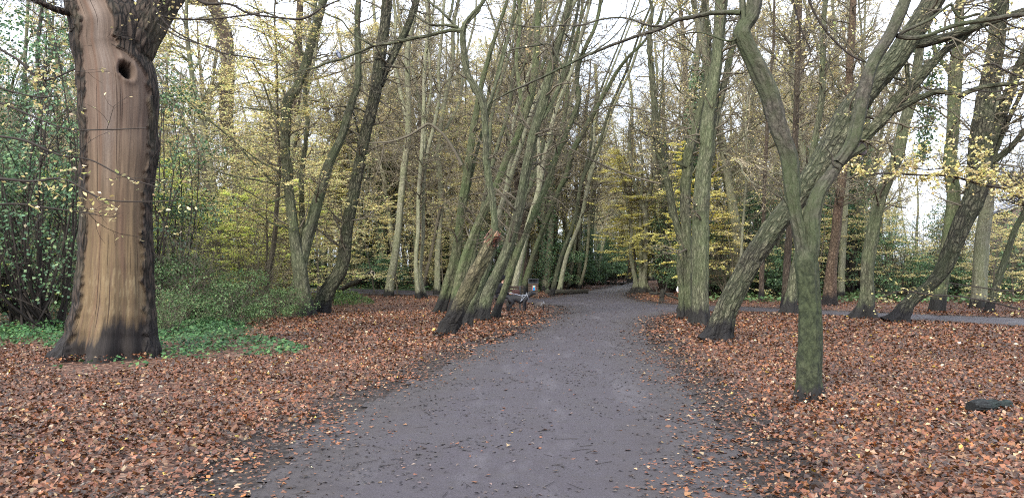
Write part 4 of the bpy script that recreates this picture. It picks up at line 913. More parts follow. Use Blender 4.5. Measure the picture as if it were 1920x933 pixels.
    # --- further trunks on the right, beyond the side path
    far = [
        ('mossy upright trunk with a high fork standing behind the dark sweeping trunk', 'beech', (1756, 585), [(1755, 585, 34), (1764, 530, 30), (1774, 470, 27), (1780, 430, 26), (1787, 369, 26), (1780, 302, 26), (1785, 250, 24), (1788, 206, 24), (1790, 154, 26), (1793, 110, 24), (1797, 62, 19), (1800, 0, 17), (1802, -15, 16)], [[(1788, 150, 14), (1777, 130, 12), (1763, 112, 10), (1752, 90, 8), (1740, 50, 7), (1730, -10, 6)]], BARK_GREEN, 51),
        ('broad pale trunk at the right, half hidden by dense yellow-brown leaves', 'beech', (1836, 578), [(1836, 578, 36), (1837, 540, 31), (1838, 500, 29), (1841, 450, 28), (1848, 400, 27), (1852, 340, 26), (1858, 280, 25), (1862, 200, 24), (1866, 100, 22), (1872, 0, 20)], [], BARK_FAR, 52),
        ('thin slanting trunk at the right margin with a dark foot beyond the side path', 'slender_tree', (1852, 588), [(1852, 588, 20), (1860, 560, 15), (1873, 520, 14), (1885, 485, 14), (1896, 450, 13), (1905, 425, 13), (1922, 396, 12), (1940, 340, 11)], [], BARK, 53),
        ('orange-brown straight trunk between the near forked tree and the splayed-root tree', 'pine', (1554, 572), [(1554, 572, 30), (1556, 540, 26), (1560, 493, 22), (1567, 440, 20), (1571, 390, 19), (1577, 350, 18), (1584, 280, 17), (1590, 200, 16), (1594, 110, 15), (1600, 0, 13), (1602, -15, 13)], [], BARK_PINE, 54),
        ('short dark-footed trunk leaning left just behind the near forked tree', 'hornbeam', (1480, 589), [(1479, 589, 42), (1481, 568, 30), (1486, 540, 24), (1490, 510, 20), (1498, 470, 17), (1505, 420, 15), (1512, 350, 14), (1530, 250, 13), (1541, 180, 13), (1543, 100, 12), (1548, 0, 10)], [], BARK, 55),
        ('brown upright trunk seen just left of the near forked tree, beyond the side path', 'slender_tree', (1474, 578), [(1474, 578, 22), (1474, 540, 17), (1476, 490, 15), (1480, 430, 14), (1485, 340, 14), (1492, 240, 13), (1494, 160, 12), (1497, 69, 11), (1499, -10, 10)], [], BARK_BROWN, 56),
        ('slim straight trunk seen between the massive leaner and the tall fissured trunk', 'slender_tree', (1427, 566), [(1427, 567, 12), (1428, 530, 10), (1430, 470, 9), (1432, 401, 8), (1434, 330, 8), (1438, 250, 8), (1440, 180, 7), (1450, 90, 6), (1452, -10, 5)], [], BARK_BROWN, 57),
        ('pale thin sapling trunk right of the tall fissured trunk', 'slender_tree', (1392, 563), [(1391, 563, 7), (1388, 520, 6), (1391, 454, 6), (1396, 380, 5), (1401, 312, 5), (1398, 240, 5), (1404, 150, 4), (1400, 60, 4)], [], BARK_FAR, 58),
        ('grey trunk rising above the near forked tree\'s right arm in the distance', 'slender_tree', (1572, 560), [(1576, 561, 15), (1580, 480, 13), (1584, 400, 12), (1588, 300, 12), (1590, 200, 13), (1592, 137, 12), (1594, 60, 11), (1590, -10, 10)], [[(1588, 260, 9), (1578, 200, 8), (1571, 137, 8), (1566, 60, 7), (1560, -10, 6)]], BARK_FAR, 59),
        ('massive brown trunk with an S bend, ivied foot among the left hand shrubs', 'oak', (458, 549), [(458, 549, 34), (457, 520, 24), (455, 486, 21), (451, 433, 22), (449, 383, 25), (447, 333, 30), (443, 290, 31), (428, 253, 30), (424, 210, 28), (426, 160, 28), (427, 110, 28), (424, 70, 28), (415, 40, 28), (402, 12, 27), (392, -20, 26)], [[(398, 8, 14), (380, 6, 13), (360, 4, 12), (335, -6, 10), (300, -30, 9)]], BARK_BROWN, 60),
        ('thin dark crooked tree with a low left fork near the left margin', 'slender_tree', (101, 578), [(102, 579, 15), (102, 560, 9), (102, 523, 8), (100, 482, 9), (106, 462, 8), (109, 440, 8), (108, 420, 7), (106, 386, 6), (102, 340, 5), (108, 280, 4), (100, 200, 3)], [[(100, 486, 7), (90, 470, 6), (79, 458, 5), (70, 445, 5), (60, 425, 4), (40, 410, 3)]], BARK_DARK, 61),
        ('dark slanting trunk at the far left edge of the wood', 'slender_tree', (5, 585), [(3, 585, 18), (10, 540, 15), (20, 490, 14), (36, 440, 13), (50, 400, 12), (58, 350, 11), (62, 280, 10), (75, 200, 9), (70, 100, 8), (80, -10, 7)], [], BARK_DARK, 62),
        ('white birch-like thin trunk behind the stripped tree on its right', 'birch', (300, 560), [(299, 561, 6), (297, 480, 5), (294, 400, 5), (293, 340, 4.5), (291, 280, 4.5), (289, 200, 4), (292, 120, 4)], [], BARK_FAR, 63),
    ]
    for lab, nm, b, poly, sub, mt, sd_ in far:
        dark = mt is BARK_DARK
        traced_tree(nm, lab, b, [(poly, 0)] + [(s, .15) for s in sub], mt, dict(n=30, L=2.0, leaf=.8 if not dark else .2, pal=YEL if sd_ < 60 else OCH, zmin=3.5, sub=6), seed=sd_, furrow='hornbeam' if sd_ in (51, 52, 60, 55) else 'smooth', sides=22, flare=.4, lean=.0,
                    twigmat=TWIG_DARK if dark else TWIG)
    # --- branches hanging in from trees outside the frame
    branch_spray('hanging_branch', 'thin leafy branch crossing the stripped trunk below the knot hole', [[(-60, 250, 6), (40, 262, 5), (110, 290, 4), (170, 300, 3), (230, 330, 2.5), (300, 352, 2)], [(-60, 170, 5), (30, 205, 4), (120, 240, 3), (200, 243, 2.5), (275, 240, 2)]], 7.5, 81, 9, 85, OCH, .045, L=.45)
    branch_spray('hanging_branch', 'branch of sparse yellow leaves crossing the stripped trunk at mid height', [[(-80, 330, 7), (0, 335, 6), (60, 340, 5), (120, 336, 4), (190, 372, 3), (260, 378, 2.5), (330, 376, 2)], [(-70, 395, 5), (20, 382, 4), (110, 392, 3), (180, 402, 2.5)]], 6.8, 82, 10, 150, YEL, .045, L=.45)
    branch_spray('hanging_branch', 'dark leaning branch with yellow leaves hanging at the upper left corner', [[(-60, 60, 6), (30, 110, 5), (80, 150, 4), (140, 130, 3)], [(-60, 140, 5), (10, 168, 4), (70, 182, 3), (110, 180, 2)]], 9.5, 83, 9, 120, YEL, .06, L=.6)
    branch_spray('hanging_branch', 'nearly bare branch reaching in over the top edge left of centre', [[(330, -30, 6), (380, 5, 5), (430, 8, 4.5), (466, 25, 4.5), (519, 33, 4), (569, 35, 4), (610, 12, 3), (650, -5, 2.5)], [(300, 30, 3.5), (340, 36, 3.5), (396, 36, 3), (450, 30, 3), (493, 24, 2.5)]], 12, 84, 10, 60, OCH, .05, L=.8)
    branch_spray('hanging_branch', 'long thin branch arching down beside the stripped trunk\'s fork', [[(270, -30, 4), (300, 30, 3.5), (330, 60, 3.5), (380, 85, 3), (420, 100, 3), (470, 108, 2.5), (520, 116, 2)], [(295, 45, 3), (340, 72, 3), (400, 90, 2.5), (425, 110, 2)]], 12, 85, 12, 160, OCH, .055, L=.8)
    branch_spray('hanging_branch', 'flat spray of golden leaves stretching across the right side before the side path trees', [[(2010, 330, 8), (1950, 345, 7), (1890, 352, 6), (1840, 345, 5), (1780, 330, 5), (1720, 328, 4), (1650, 325, 3), (1590, 335, 2)], [(1890, 350, 4), (1850, 320, 4), (1800, 312, 3), (1740, 318, 2.5), (1690, 310, 2)]], 15, 86, 30, 2600, YEL, .065, L=.75)
    branch_spray('hanging_branch', 'low whippy branch with a few yellow leaves above the right hand side path', [[(2000, 585, 4), (1920, 580, 4), (1860, 566, 3.5), (1800, 556, 3), (1740, 552, 3), (1690, 545, 2.5), (1640, 562, 2)], [(1980, 540, 3), (1900, 545, 3), (1850, 540, 2.5), (1780, 530, 2)]], 14, 87, 14, 260, YEL, .05, L=.9)
    branch_spray('hanging_branch', 'small spray of golden leaves hanging below the long curved limb at the top right', [[(2000, 130, 5), (1940, 150, 4), (1890, 135, 3.5), (1860, 120, 3), (1820, 130, 2)], [(1960, 60, 4), (1900, 50, 3), (1850, 15, 3), (1800, 8, 2)], [(1930, 150, 3), (1870, 172, 3), (1800, 165, 2), (1740, 168, 2)]], 11, 88, 9, 330, YEL, .055, L=.5)
    branch_spray('hanging_branch', 'sparse branch of yellow leaves hanging left of the near forked tree\'s top', [[(1500, -40, 5), (1525, 20, 4), (1550, 60, 4), (1590, 100, 3.5), (1625, 118, 3)], [(1480, -30, 4), (1500, 50, 3), (1520, 100, 2.5), (1500, 140, 2)]], 10.5, 89, 9, 160, YEL, .05, L=.6)
    branch_spray('hanging_branch', 'arching bare branch between the pale sunlit trunk and the leaning clump', [[(693, 268, 3), (730, 266, 4), (765, 255, 4.5), (790, 240, 5), (806, 233, 5), (830, 252, 5.5), (850, 280, 6), (866, 310, 7)], [(720, 270, 3), (715, 300, 2.5), (705, 330, 2)]], 24, 90, 9, 30, OCH, .06, L=1.0, mat=TWIG)
    branch_spray('hanging_branch', 'bare branch drooping across the path from the upper right', [[(1240, 345, 4), (1200, 335, 4), (1160, 322, 4), (1120, 305, 3.5), (1080, 285, 3), (1050, 262, 3), (1090, 225, 2.5)], [(1300, 245, 4), (1250, 225, 3.5), (1200, 205, 3), (1150, 198, 2.5), (1110, 210, 2)]], 26, 91, 14, 240, YEL, .07, L=1.4, mat=TWIG)
# ------------------------------------------------------------------ woodland behind: a few kinds, each copied as single trees
def proto_tree(name, seed, H, stems, r0, lean, bark, twig, leafn, pal, lsize=.09, nprim=34, ivy=0):
    g = np.random.default_rng(seed); T = Mesh(); C = Mesh(); root = empty(name)
    P0, D0, LL, RR = [], [], [], []
    for s in range(stems):
        az = g.uniform(0, 6.28) if s else lean[0]; le = lean[1] if s == 0 else g.uniform(.06, .2)
        n = 12; d = norm(np.array([math.cos(az) * le, math.sin(az) * le, 1.0])); p = [np.array([.12 * s * math.cos(az), .12 * s * math.sin(az), -.12])]
        h = H * g.uniform(.85, 1.05)
        for k in range(n):
            d = norm(d + g.normal(0, .055, 3) + np.array([0, 0, .015])); p.append(p[-1] + d * h / n)
        p = np.array(p); r = r0 * (1 if s == 0 else .7) * np.linspace(1, .12, n + 1) ** .8; r[0] *= 1.15
        pp, rr = resample(p, r, .5)
        tubes(T, pp, rr, 14, 0, disp=relief(seed + s, .09, .008, 8, 1.2, .5, .4))
        m = nprim // stems; ok = np.where(pp[:-1, 2] > H * .22)[0]; i = g.choice(ok, m); dd = norm(pp[i + 1] - pp[i])
        sv = g.normal(0, 1, (m, 3)); sv[:, 2] *= .3; sv = norm(sv - (sv * dd).sum(-1, keepdims=True) * dd)
        fr = pp[i, 2] / H
        P0.append(pp[i]); D0.append(norm(dd * (.35 + .7 * fr[:, None]) + sv)); LL.append(H * .22 * (1.25 - .75 * fr) * g.uniform(.6, 1.2, m)); RR.append(np.minimum(rr[i] * .45, .06))
        if ivy:
            nl = ivy; t = g.random(nl) ** .8 * .55; q = np.minimum((t * (len(pp) - 1)).astype(int), len(pp) - 2)
            a = g.uniform(0, 6.28, nl); off = np.stack([np.cos(a), np.sin(a), np.zeros(nl)], -1)
            c = pp[q] + (pp[q + 1] - pp[q]) * g.random((nl, 1)) + off * (rr[q] + g.uniform(.02, .22, nl))[:, None]
            leaves(C, c, off + g.normal(0, .5, (nl, 3)), g.uniform(.07, .13, nl), palette(g, nl, *HOLLY), 2, None, g, .3, 1.5)
    P0 = np.concatenate(P0); D0 = np.concatenate(D0); LL = np.concatenate(LL); RR = np.concatenate(RR)
    p1, r1 = grow(g, P0, D0, LL, RR, np.full(len(P0), .010), 7, .17, .05); tubes(T, p1, r1, 5, 0)
    q = spawn(g, p1, r1, LL, 7, .12, .98, .7, .5, .55, .35); p2, r2 = grow(g, q[0], q[1], q[2], np.maximum(q[3], .009), np.full(len(q[0]), .006), 5, .2, .03); tubes(C, p2, r2, 3, 0)
    q = spawn(g, p2, r2, q[2], 6, .1, .98, .7, .55, .75, .35); p3, r3 = grow(g, q[0], q[1], q[2], np.maximum(q[3], .0065), np.full(len(q[0]), .0045), 3, .22, .02); tubes(C, p3, r3, 3, 0)
    q = spawn(g, p3, r3, q[2], 3, .1, .98, .7, .6, .8, .35); p4, r4 = grow(g, q[0], q[1], q[2], np.maximum(q[3], .005), np.full(len(q[0]), .0035), 2, .2, .0); tubes(C, p4, r4, 3, 0)
    if leafn:
        n = leafn; i = g.integers(0, len(p3), n); k = g.integers(0, 3, n); c = p3[i, k] + g.normal(0, .06, (n, 3))
        # leaves cling in some parts of the crown only
        w = fbm(c[:, 0] * .5 + seed, c[:, 1] * .5, c[:, 2] * .5) > -.15; c = c[w]; n = len(c)
        leaves(C, c, np.stack([g.normal(0, .5, n), g.normal(0, .5, n), np.ones(n)], -1), lsize * g.uniform(.7, 1.2, n), palette(g, n, *pal), 1, None, g, .5, 1.3)
    T.obj('trunk', [bark], root); C.obj('crown', [twig, LEAF, GREEN], root)
    return root
HOLLY = ([(.045, .090, .048), (.075, .140, .072), (.10, .17, .075), (.14, .21, .09), (.20, .27, .14)], [4, 5, 4, 2, .5])
BRAM = ([(.050, .100, .034), (.085, .15, .055), (.13, .20, .08), (.055, .070, .03), (.16, .13, .06)], [3, 5, 3, 2, .7])

def proto_shrub(name, seed, H, W, n, pal=HOLLY, lsize=.075, stems=7, clumps=26, mat=None, conical=0.0, mix_y=0, gap=.1):
    g = np.random.default_rng(seed); S = Mesh(); F = Mesh(); root = empty(name)
    cc = []
    for k in range(clumps):
        u = g.random(); h = H * (.12 + .85 * u); w = W * .5 * (1 - conical * u) * (math.sqrt(max(.08, 1 - (2 * u - .9) ** 2 * .8)))
        a = g.uniform(0, 6.28); rr = w * math.sqrt(g.random()); cc.append((math.cos(a) * rr, math.sin(a) * rr, h))
    cc = np.array(cc); rad = g.uniform(.13, .24, clumps) * (W + H) * .5
    i = g.integers(0, clumps, n); d = norm(g.normal(0, 1, (n, 3))); rr = rad[i] * (.45 + .6 * g.random(n) ** .6)
    d[:, 2] *= .6; c = cc[i] + d * rr[:, None]; c[:, 2] = np.abs(c[:, 2]) + .02
    keep = fbm(c[:, 0] * 1.8 + seed, c[:, 1] * 1.8, c[:, 2] * 1.8) > gap - .3; c, d = c[keep], d[keep]; n = len(c)
    col = palette(g, n, *pal, .35)
    leaves(F, c, d * .7 + g.normal(0, .6, (n, 3)) + np.array([0, 0, .5]), lsize * g.uniform(.7, 1.25, n), col, 0, None, g, .4, 1.35)
    m = stems * 4; ii = g.integers(0, clumps, m); b = g.normal(0, W * .06, (m, 3)); b[:, 2] = -.05
    pts = []
    for k in range(m):
        e = cc[ii[k]]; mid = (b[k] + e) / 2 + g.normal(0, .12 * W, 3) * [1, 1, .2]; t = np.linspace(0, 1, 8)[:, None]
        pts.append((1 - t) ** 2 * b[k] + 2 * t * (1 - t) * mid + t ** 2 * e)
    pts = np.array(pts); r = np.tile(np.linspace(.022, .006, 8), (m, 1)) * (H / 3) ** .5; tubes(S, pts, r, 5, 0)
    p2 = spawn(g, pts, r, np.full(m, W * .5), 6, .3, 1, .7, .7, .6, .3); q, rq = grow(g, p2[0], p2[1], p2[2], np.maximum(p2[3], .004), np.full(len(p2[0]), .003), 4, .2, 0); tubes(S, q, rq, 3, 0)
    S.obj('stems', [TWIG_DARK if mix_y == 0 else TWIG], root); F.obj('foliage', [mat or GREEN], root)
    return root

def proto_sapling(name, seed, H, spread, n, pal, tiers=16, lsize=.065, droop=0.0, z0=.15):
    """thin understorey beech: level tiers of leaves on long side branches"""
    g = np.random.default_rng(seed); S = Mesh(); F = Mesh(); root = empty(name)
    p = [np.array([0, 0, -.08])]; d = np.array([g.normal(0, .1), g.normal(0, .1), 1.0])
    for k in range(9): d = norm(d + g.normal(0, .07, 3)); p.append(p[-1] + d * H / 9)
    pp, rr = resample(np.array(p), np.linspace(.045, .008, 10) * (H / 5), .25); tubes(S, pp, rr, 8, 0)
    m = tiers * 3; i = np.linspace(len(pp) * z0, len(pp) - 2, m).astype(int); a = g.uniform(0, 6.28, m)
    d0 = np.stack([np.cos(a), np.sin(a), g.uniform(.0, .3, m)], -1); L = spread * (1.1 - .6 * pp[i, 2] / H) * g.uniform(.5, 1.1, m)
    p1, r1 = grow(g, pp[i], d0, L, np.minimum(rr[i] * .5, .014), np.full(m, .003), 8, .12, -droop, .1); tubes(S, p1, r1, 4, 0)
    q = spawn(g, p1, r1, L, 8, .15, 1, .8, .45, .6, .97); p2, r2 = grow(g, q[0], q[1], q[2], np.maximum(q[3], .003), np.full(len(q[0]), .002), 4, .12, -.01, .3); tubes(S, p2, r2, 3, 0)
    i = g.integers(0, len(p2), n); t = g.random(n) * 4; k = np.minimum(t.astype(int), 3); w = (t - k)[:, None]
    c = p2[i, k] * (1 - w) + p2[i, k + 1] * w + g.normal(0, 1, (n, 3)) * np.array([.05, .05, .02])
    leaves(F, c, np.stack([g.normal(0, .28, n), g.normal(0, .28, n), np.ones(n)], -1), lsize * g.uniform(.7, 1.2, n), palette(g, n, *pal), 0, None, g, .4, 1.4)
    S.obj('trunk', [TWIG], root); F.obj('crown', [LEAF], root)
    return root

def proto_bare_bush(name, seed, H, n=16):
    g = np.random.default_rng(seed); S = Mesh(); root = empty(name)
    a = g.uniform(0, 6.28, n); d0 = np.stack([np.cos(a) * .4, np.sin(a) * .4, np.ones(n)], -1); L = H * g.uniform(.6, 1.1, n)
    p1, r1 = grow(g, g.normal(0, .12, (n, 3)) * [1, 1, 0], d0, L, np.full(n, .016), np.full(n, .005), 8, .14, .01); tubes(S, p1, r1, 5, 0)
    q = spawn(g, p1, r1, L, 8, .2, 1, .7, .5, .6, .2); p2, r2 = grow(g, q[0], q[1], q[2], q[3], np.full(len(q[0]), .004), 5, .18, 0); tubes(S, p2, r2, 3, 0)
    q = spawn(g, p2, r2, q[2], 5, .1, 1, .7, .5, .8, .2); p3, r3 = grow(g, q[0], q[1], q[2], q[3], np.full(len(q[0]), .0035), 3, .2, 0); tubes(S, p3, r3, 3, 0)
    S.obj('stems', [TWIG], root)
    return root

def zone(x, y):
    t = x / y
    s = ('at the left margin' if t < -.45 else 'behind the brown S-bend trunk' if t < -.30 else 'behind the three joined feet' if t < -.20 else 'beyond the slim pale trunks' if t < -.09 else
         'behind the leaning clump' if t < .03 else 'left of the far path' if t < .13 else 'near the end of the path' if t < .20 else 'behind the warty twin stem' if t < .27 else
         'behind the massive leaner' if t < .36 else 'behind the orange-brown trunk' if t < .44 else 'behind the splayed-root tree' if t < .54 else 'at the right margin')
    return s, ('near ' if y < 50 else 'midway ' if y < 78 else 'far back ')
def scatter(protos, pts, labels, cats, group, g, smin=.85, smax=1.2):
    for k, (x, y) in enumerate(pts):
        i = k % len(protos); lab = labels[i] if isinstance(labels, (list, tuple)) else labels
        s = g.uniform(smin, smax); rz = g.uniform(0, 6.28)
        zz = zone(x, y); lab = lab.split(',')[0].replace(' in the undergrowth', '').replace(' behind the trunks', ''); lab = ' '.join(lab.split()[:9]) + ' ' + zz[1] + zz[0]
        if not protos[i].get('used'):
            o = protos[i]; o['used'] = 1; o.location = (x, y, 0); o.rotation_euler = (0, 0, rz); o.scale = (s,) * 3
            tag(o, lab, cats, group[i] if isinstance(group, (list, tuple)) else group)
        else:
            o = dup(protos[i], (x, y, 0), rz, s, lab, group[i] if isinstance(group, (list, tuple)) else group)
            o['category'] = cats

def build_background():
    g = np.random.default_rng(77)
    protos = [
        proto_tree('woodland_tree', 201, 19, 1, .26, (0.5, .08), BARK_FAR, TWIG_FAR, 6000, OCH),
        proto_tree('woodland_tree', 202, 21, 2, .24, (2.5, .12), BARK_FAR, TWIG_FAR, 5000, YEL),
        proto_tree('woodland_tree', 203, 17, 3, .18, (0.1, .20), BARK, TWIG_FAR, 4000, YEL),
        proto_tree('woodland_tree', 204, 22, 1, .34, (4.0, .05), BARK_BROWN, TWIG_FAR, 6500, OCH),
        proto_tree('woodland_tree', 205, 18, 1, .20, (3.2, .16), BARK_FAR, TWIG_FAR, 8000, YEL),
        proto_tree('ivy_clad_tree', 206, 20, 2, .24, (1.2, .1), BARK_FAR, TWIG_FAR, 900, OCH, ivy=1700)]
    labs = ['single-stemmed pale tree with some ochre leaves', 'twin-stemmed pale tree with few yellow leaves',
            'three-stemmed almost bare grey-green tree', 'tall brown-barked tree with many ochre leaves',
            'leaning pale tree with many yellow leaves', 'twin-stemmed tree wrapped in dark ivy']
    grp = ['distant pale single-stemmed trees', 'distant pale twin-stemmed trees', 'distant three-stemmed trees', 'distant brown-barked trees', 'distant leaning yellow-leaved trees', 'distant ivy-clad trees']
    pts = []
    def ok(x, y, dmin, pmin=2.2):
        if path_sd(np.array([x]), np.array([y]))[0] > -pmin: return False
        # keep the long view down the path open
        if abs(x - .148 * y) < 2.2 and y < 84: return False
        return all((x - a) ** 2 + (y - b) ** 2 > dmin ** 2 for a, b in pts)
    def fill(n, ya, yb, dmin, xa=-.68, xb=.68):
        c = 0; t = 0
        while c < n and t < 6000:
            t += 1; y = math.sqrt(g.uniform(ya ** 2, yb ** 2)); x = g.uniform(xa * y - 1, xb * y + 1)
            if ok(x, y, dmin): pts.append((x, y)); c += 1
    def sky_gap(x, y):      # the clearing behind the right hand trees
        return x / y > .47 and x / y < .70
    fill(14, 36, 50, 2.6, -.68, -.2); fill(10, 38, 50, 2.6, .2, .44)
    fill(44, 46, 64, 1.3, -.26, .10); fill(80, 50, 78, 2.0); fill(130, 78, 125, 2.2)
    pts[:] = [p for p in pts if not sky_gap(*p)]
    for k in range(12): y = 86 + 3.4 * k; pts.append(((.108 + .09 * ((k * 5) % 12) / 12) * y, y))
    fill(5, 95, 125, 3, .47, .66)
    scatter(protos, pts, labs, 'tree', grp, g, .8, 1.15)
    # --- evergreen understorey
    sh = [proto_shrub('holly_bush', 301, 3.2, 3.4, 6500), proto_shrub('holly_bush', 302, 4.6, 3.4, 8000, conical=.45), proto_shrub('laurel_bush', 303, 2.4, 4.0, 5500, lsize=.11),
          proto_shrub('holly_tree', 304, 8.0, 4.6, 13000, lsize=.085, clumps=40, conical=.3, gap=.38)]
    slab = ['broad dark green holly bush', 'narrow dark green holly bush', 'low large-leaved evergreen bush', 'tall dark glossy holly tree']
    sg = ['broad hollies in the undergrowth', 'narrow hollies in the undergrowth', 'large-leaved evergreens in the undergrowth', 'tall holly trees']
    sp = []
    def fs(n, ya, yb, xa, xb, dmin=1.8, pm=1.6):
        c = 0; t = 0
        while c < n and t < 5000:
            t += 1; y = g.uniform(ya, yb); x = g.uniform(xa * y, xb * y)
            if path_sd(np.array([x]), np.array([y]))[0] > -pm or (abs(x - .148 * y) < 2.6 and y < 80): continue
            if -.25 < x / y < -.06 and y < 55: continue
            if all((x - a) ** 2 + (y - b) ** 2 > dmin ** 2 for a, b in sp): sp.append((x, y)); c += 1
    fs(46, 49, 66, -.68, .13, 1.5); fs(26, 66, 100, -.68, .68, 2.5); fs(22, 38, 55, .22, .68); fs(12, 33, 44, -.68, -.36); fs(8, 84, 92, .08, .24, 1.5); fs(8, 44, 60, .17, .26, 1.4)
    scatter(sh[:3], sp, slab[:3], 'bush', sg[:3], g, .8, 1.25)
    # tall hollies: upper left thicket, behind the path bend and on the right
    tall = [(-11.5, 19.5), (-13.5, 22), (-15, 20), (-10.6, 24), (-14, 26.5), (-18, 27), (-17, 24), (-20, 32), (-16, 31), (10.4, 41), (12.2, 43.5), (14.6, 46), (9.2, 47), (17.6, 45), (11, 52), (20, 50), (2.5, 62), (5.5, 66), (24, 52)]
    for k in range(46):
        y = g.uniform(84, 128); x = (-.68 + 1.3 * (k + g.random()) / 46) * y
        tall.append((x, y))
    for k in range(8): tall.append(((.115 + .012 * k) * (90 + 3 * k), 90 + 3 * k))
    for k in range(10): y = g.uniform(58, 80); tall.append((g.uniform(-.66, .08) * y, y))
    scatter([sh[3]], tall, slab[3], 'tree', sg[3], g, .8, 1.1)
    # --- undergrowth that still shows yellow leaves
    sa = [proto_sapling('beech_sapling', 401, 5.5, 2.6, 7000, LIME, lsize=.075), proto_sapling('beech_sapling', 402, 6.0, 2.8, 5200, OCH, lsize=.07), proto_sapling('beech_sapling', 403, 5.0, 2.8, 5200, YEL, lsize=.07), proto_sapling('beech_sapling', 404, 8.5, 2.7, 17000, LEMON, tiers=24, lsize=.09, z0=.2),
          proto_sapling('beech_tree', 405, 12, 4.0, 12000, OCH, tiers=26, lsize=.075, z0=.25)]
    al = ['sapling with level sprays of lime leaves', 'sapling with level sprays of orange-brown leaves', 'sapling with level sprays of golden leaves', 'young tree with level lemon yellow sprays', 'tall slim beech with small ochre leaves']
    ag = ['lime green saplings', 'orange-brown saplings', 'golden saplings', 'taller golden young trees', 'tall slim ochre-leaved beeches']
    def place(i, pts, smin=.8, smax=1.15): scatter([sa[i]], pts, al[i], 'young tree', ag[i], g, smin, smax)
    place(0, [(-11.0, 25.5), (-9.6, 28), (-12.6, 29.5), (-8.8, 31.5), (-11.2, 33.5), (-16.5, 29), (-14.0, 19.0), (-13.2, 37)], .75, 1.1)
    place(1, [(-8.6, 27.5), (-10.2, 35), (-7.6, 31), (-6.2, 43), (-4.2, 48), (-12.0, 40), (-8.0, 46), (1.5, 53), (-1.6, 55), (15.0, 39), (22, 41), (-14, 45), (-18, 44)])
    place(2, [(-5.0, 53), (-10.5, 50), (10.8, 38.5), (18.2, 38), (21, 34.5), (23.5, 37), (12.5, 48), (19.5, 43), (-2.8, 58), (3, 60), (15.5, 42), (25, 44), (-20, 40)])
    place(3, [(7.3, 47), (9.0, 52.5), (9.0, 39.5), (11.6, 57), (5.0, 68), (2.0, 70), (-5, 66), (16, 60), (-12, 60), (14.5, 72), (6, 82), (-20, 56)])
    place(4, [(-8.3, 26.5), (-11, 31), (-9.5, 37), (-14, 33), (-5, 43), (-12.5, 43), (-17, 40), (-2, 55), (9.5, 50), (13, 57), (22, 56), (-21, 52), (0, 70), (11, 66), (12.6, 88), (14.5, 92), (13.2, 98), (16.5, 99), (11.6, 93)], .8, 1.1)
    bb = [proto_bare_bush('bare_bush', 501, 3.4), proto_bare_bush('bare_bush', 502, 4.6)]
    bl = ['low leafless tangle of grey-brown stems', 'taller leafless tangle of grey-brown stems']; bp = []
    for k in range(46):
        y = g.uniform(36, 62); x = g.uniform(-.66 * y, .66 * y)
        if path_sd(np.array([x]), np.array([y]))[0] < -1.5 and abs(x - .148 * y) > 2.6 and not (-.25 < x / y < -.06 and y < 55): bp.append((x, y))
    bp += [(-12.2, 22), (-14.5, 24.5), (-9.4, 22.5), (-10.5, 30), (-8.0, 25.5), (-13, 33)]
    scatter(bb, bp, bl, 'bush', ['low leafless bushes', 'taller leafless bushes'], g, .8, 1.15)
    # --- bramble mound between the stripped tree and the brown trunk
    br = proto_shrub('bramble_bush', 601, 1.5, 3.4, 7500, BRAM, .058, clumps=60, gap=.36, mix_y=1)
    spots = [(-8.1, 18.6, .62), (-9.2, 20.8, 1.0), (-7.6, 21.6, .7), (-9.9, 23.6, 1.15), (-8.3, 24.4, .9), (-10.8, 26.0, 1.1), (-6.9, 24.0, .55)]
    bl = ['bright green bramble bush nearest the stripped tree', 'large bramble bush behind the one nearest the stripped tree', 'bramble bush at the right end of the green thicket', 'bramble bush in the middle back of the green thicket', 'bramble bush below the lime saplings',
          'rearmost bramble bush of the green thicket', 'small low bramble on the leaf litter edge']
    for k, (x, y, s) in enumerate(spots):
        o = br if k == 0 else dup(br, (x, y, 0), k * 1.3, s)
        o.location = (x, y, 0); o.scale = (s,) * 3; tag(o, bl[k], 'bush', 'brambles right of the stripped tree')

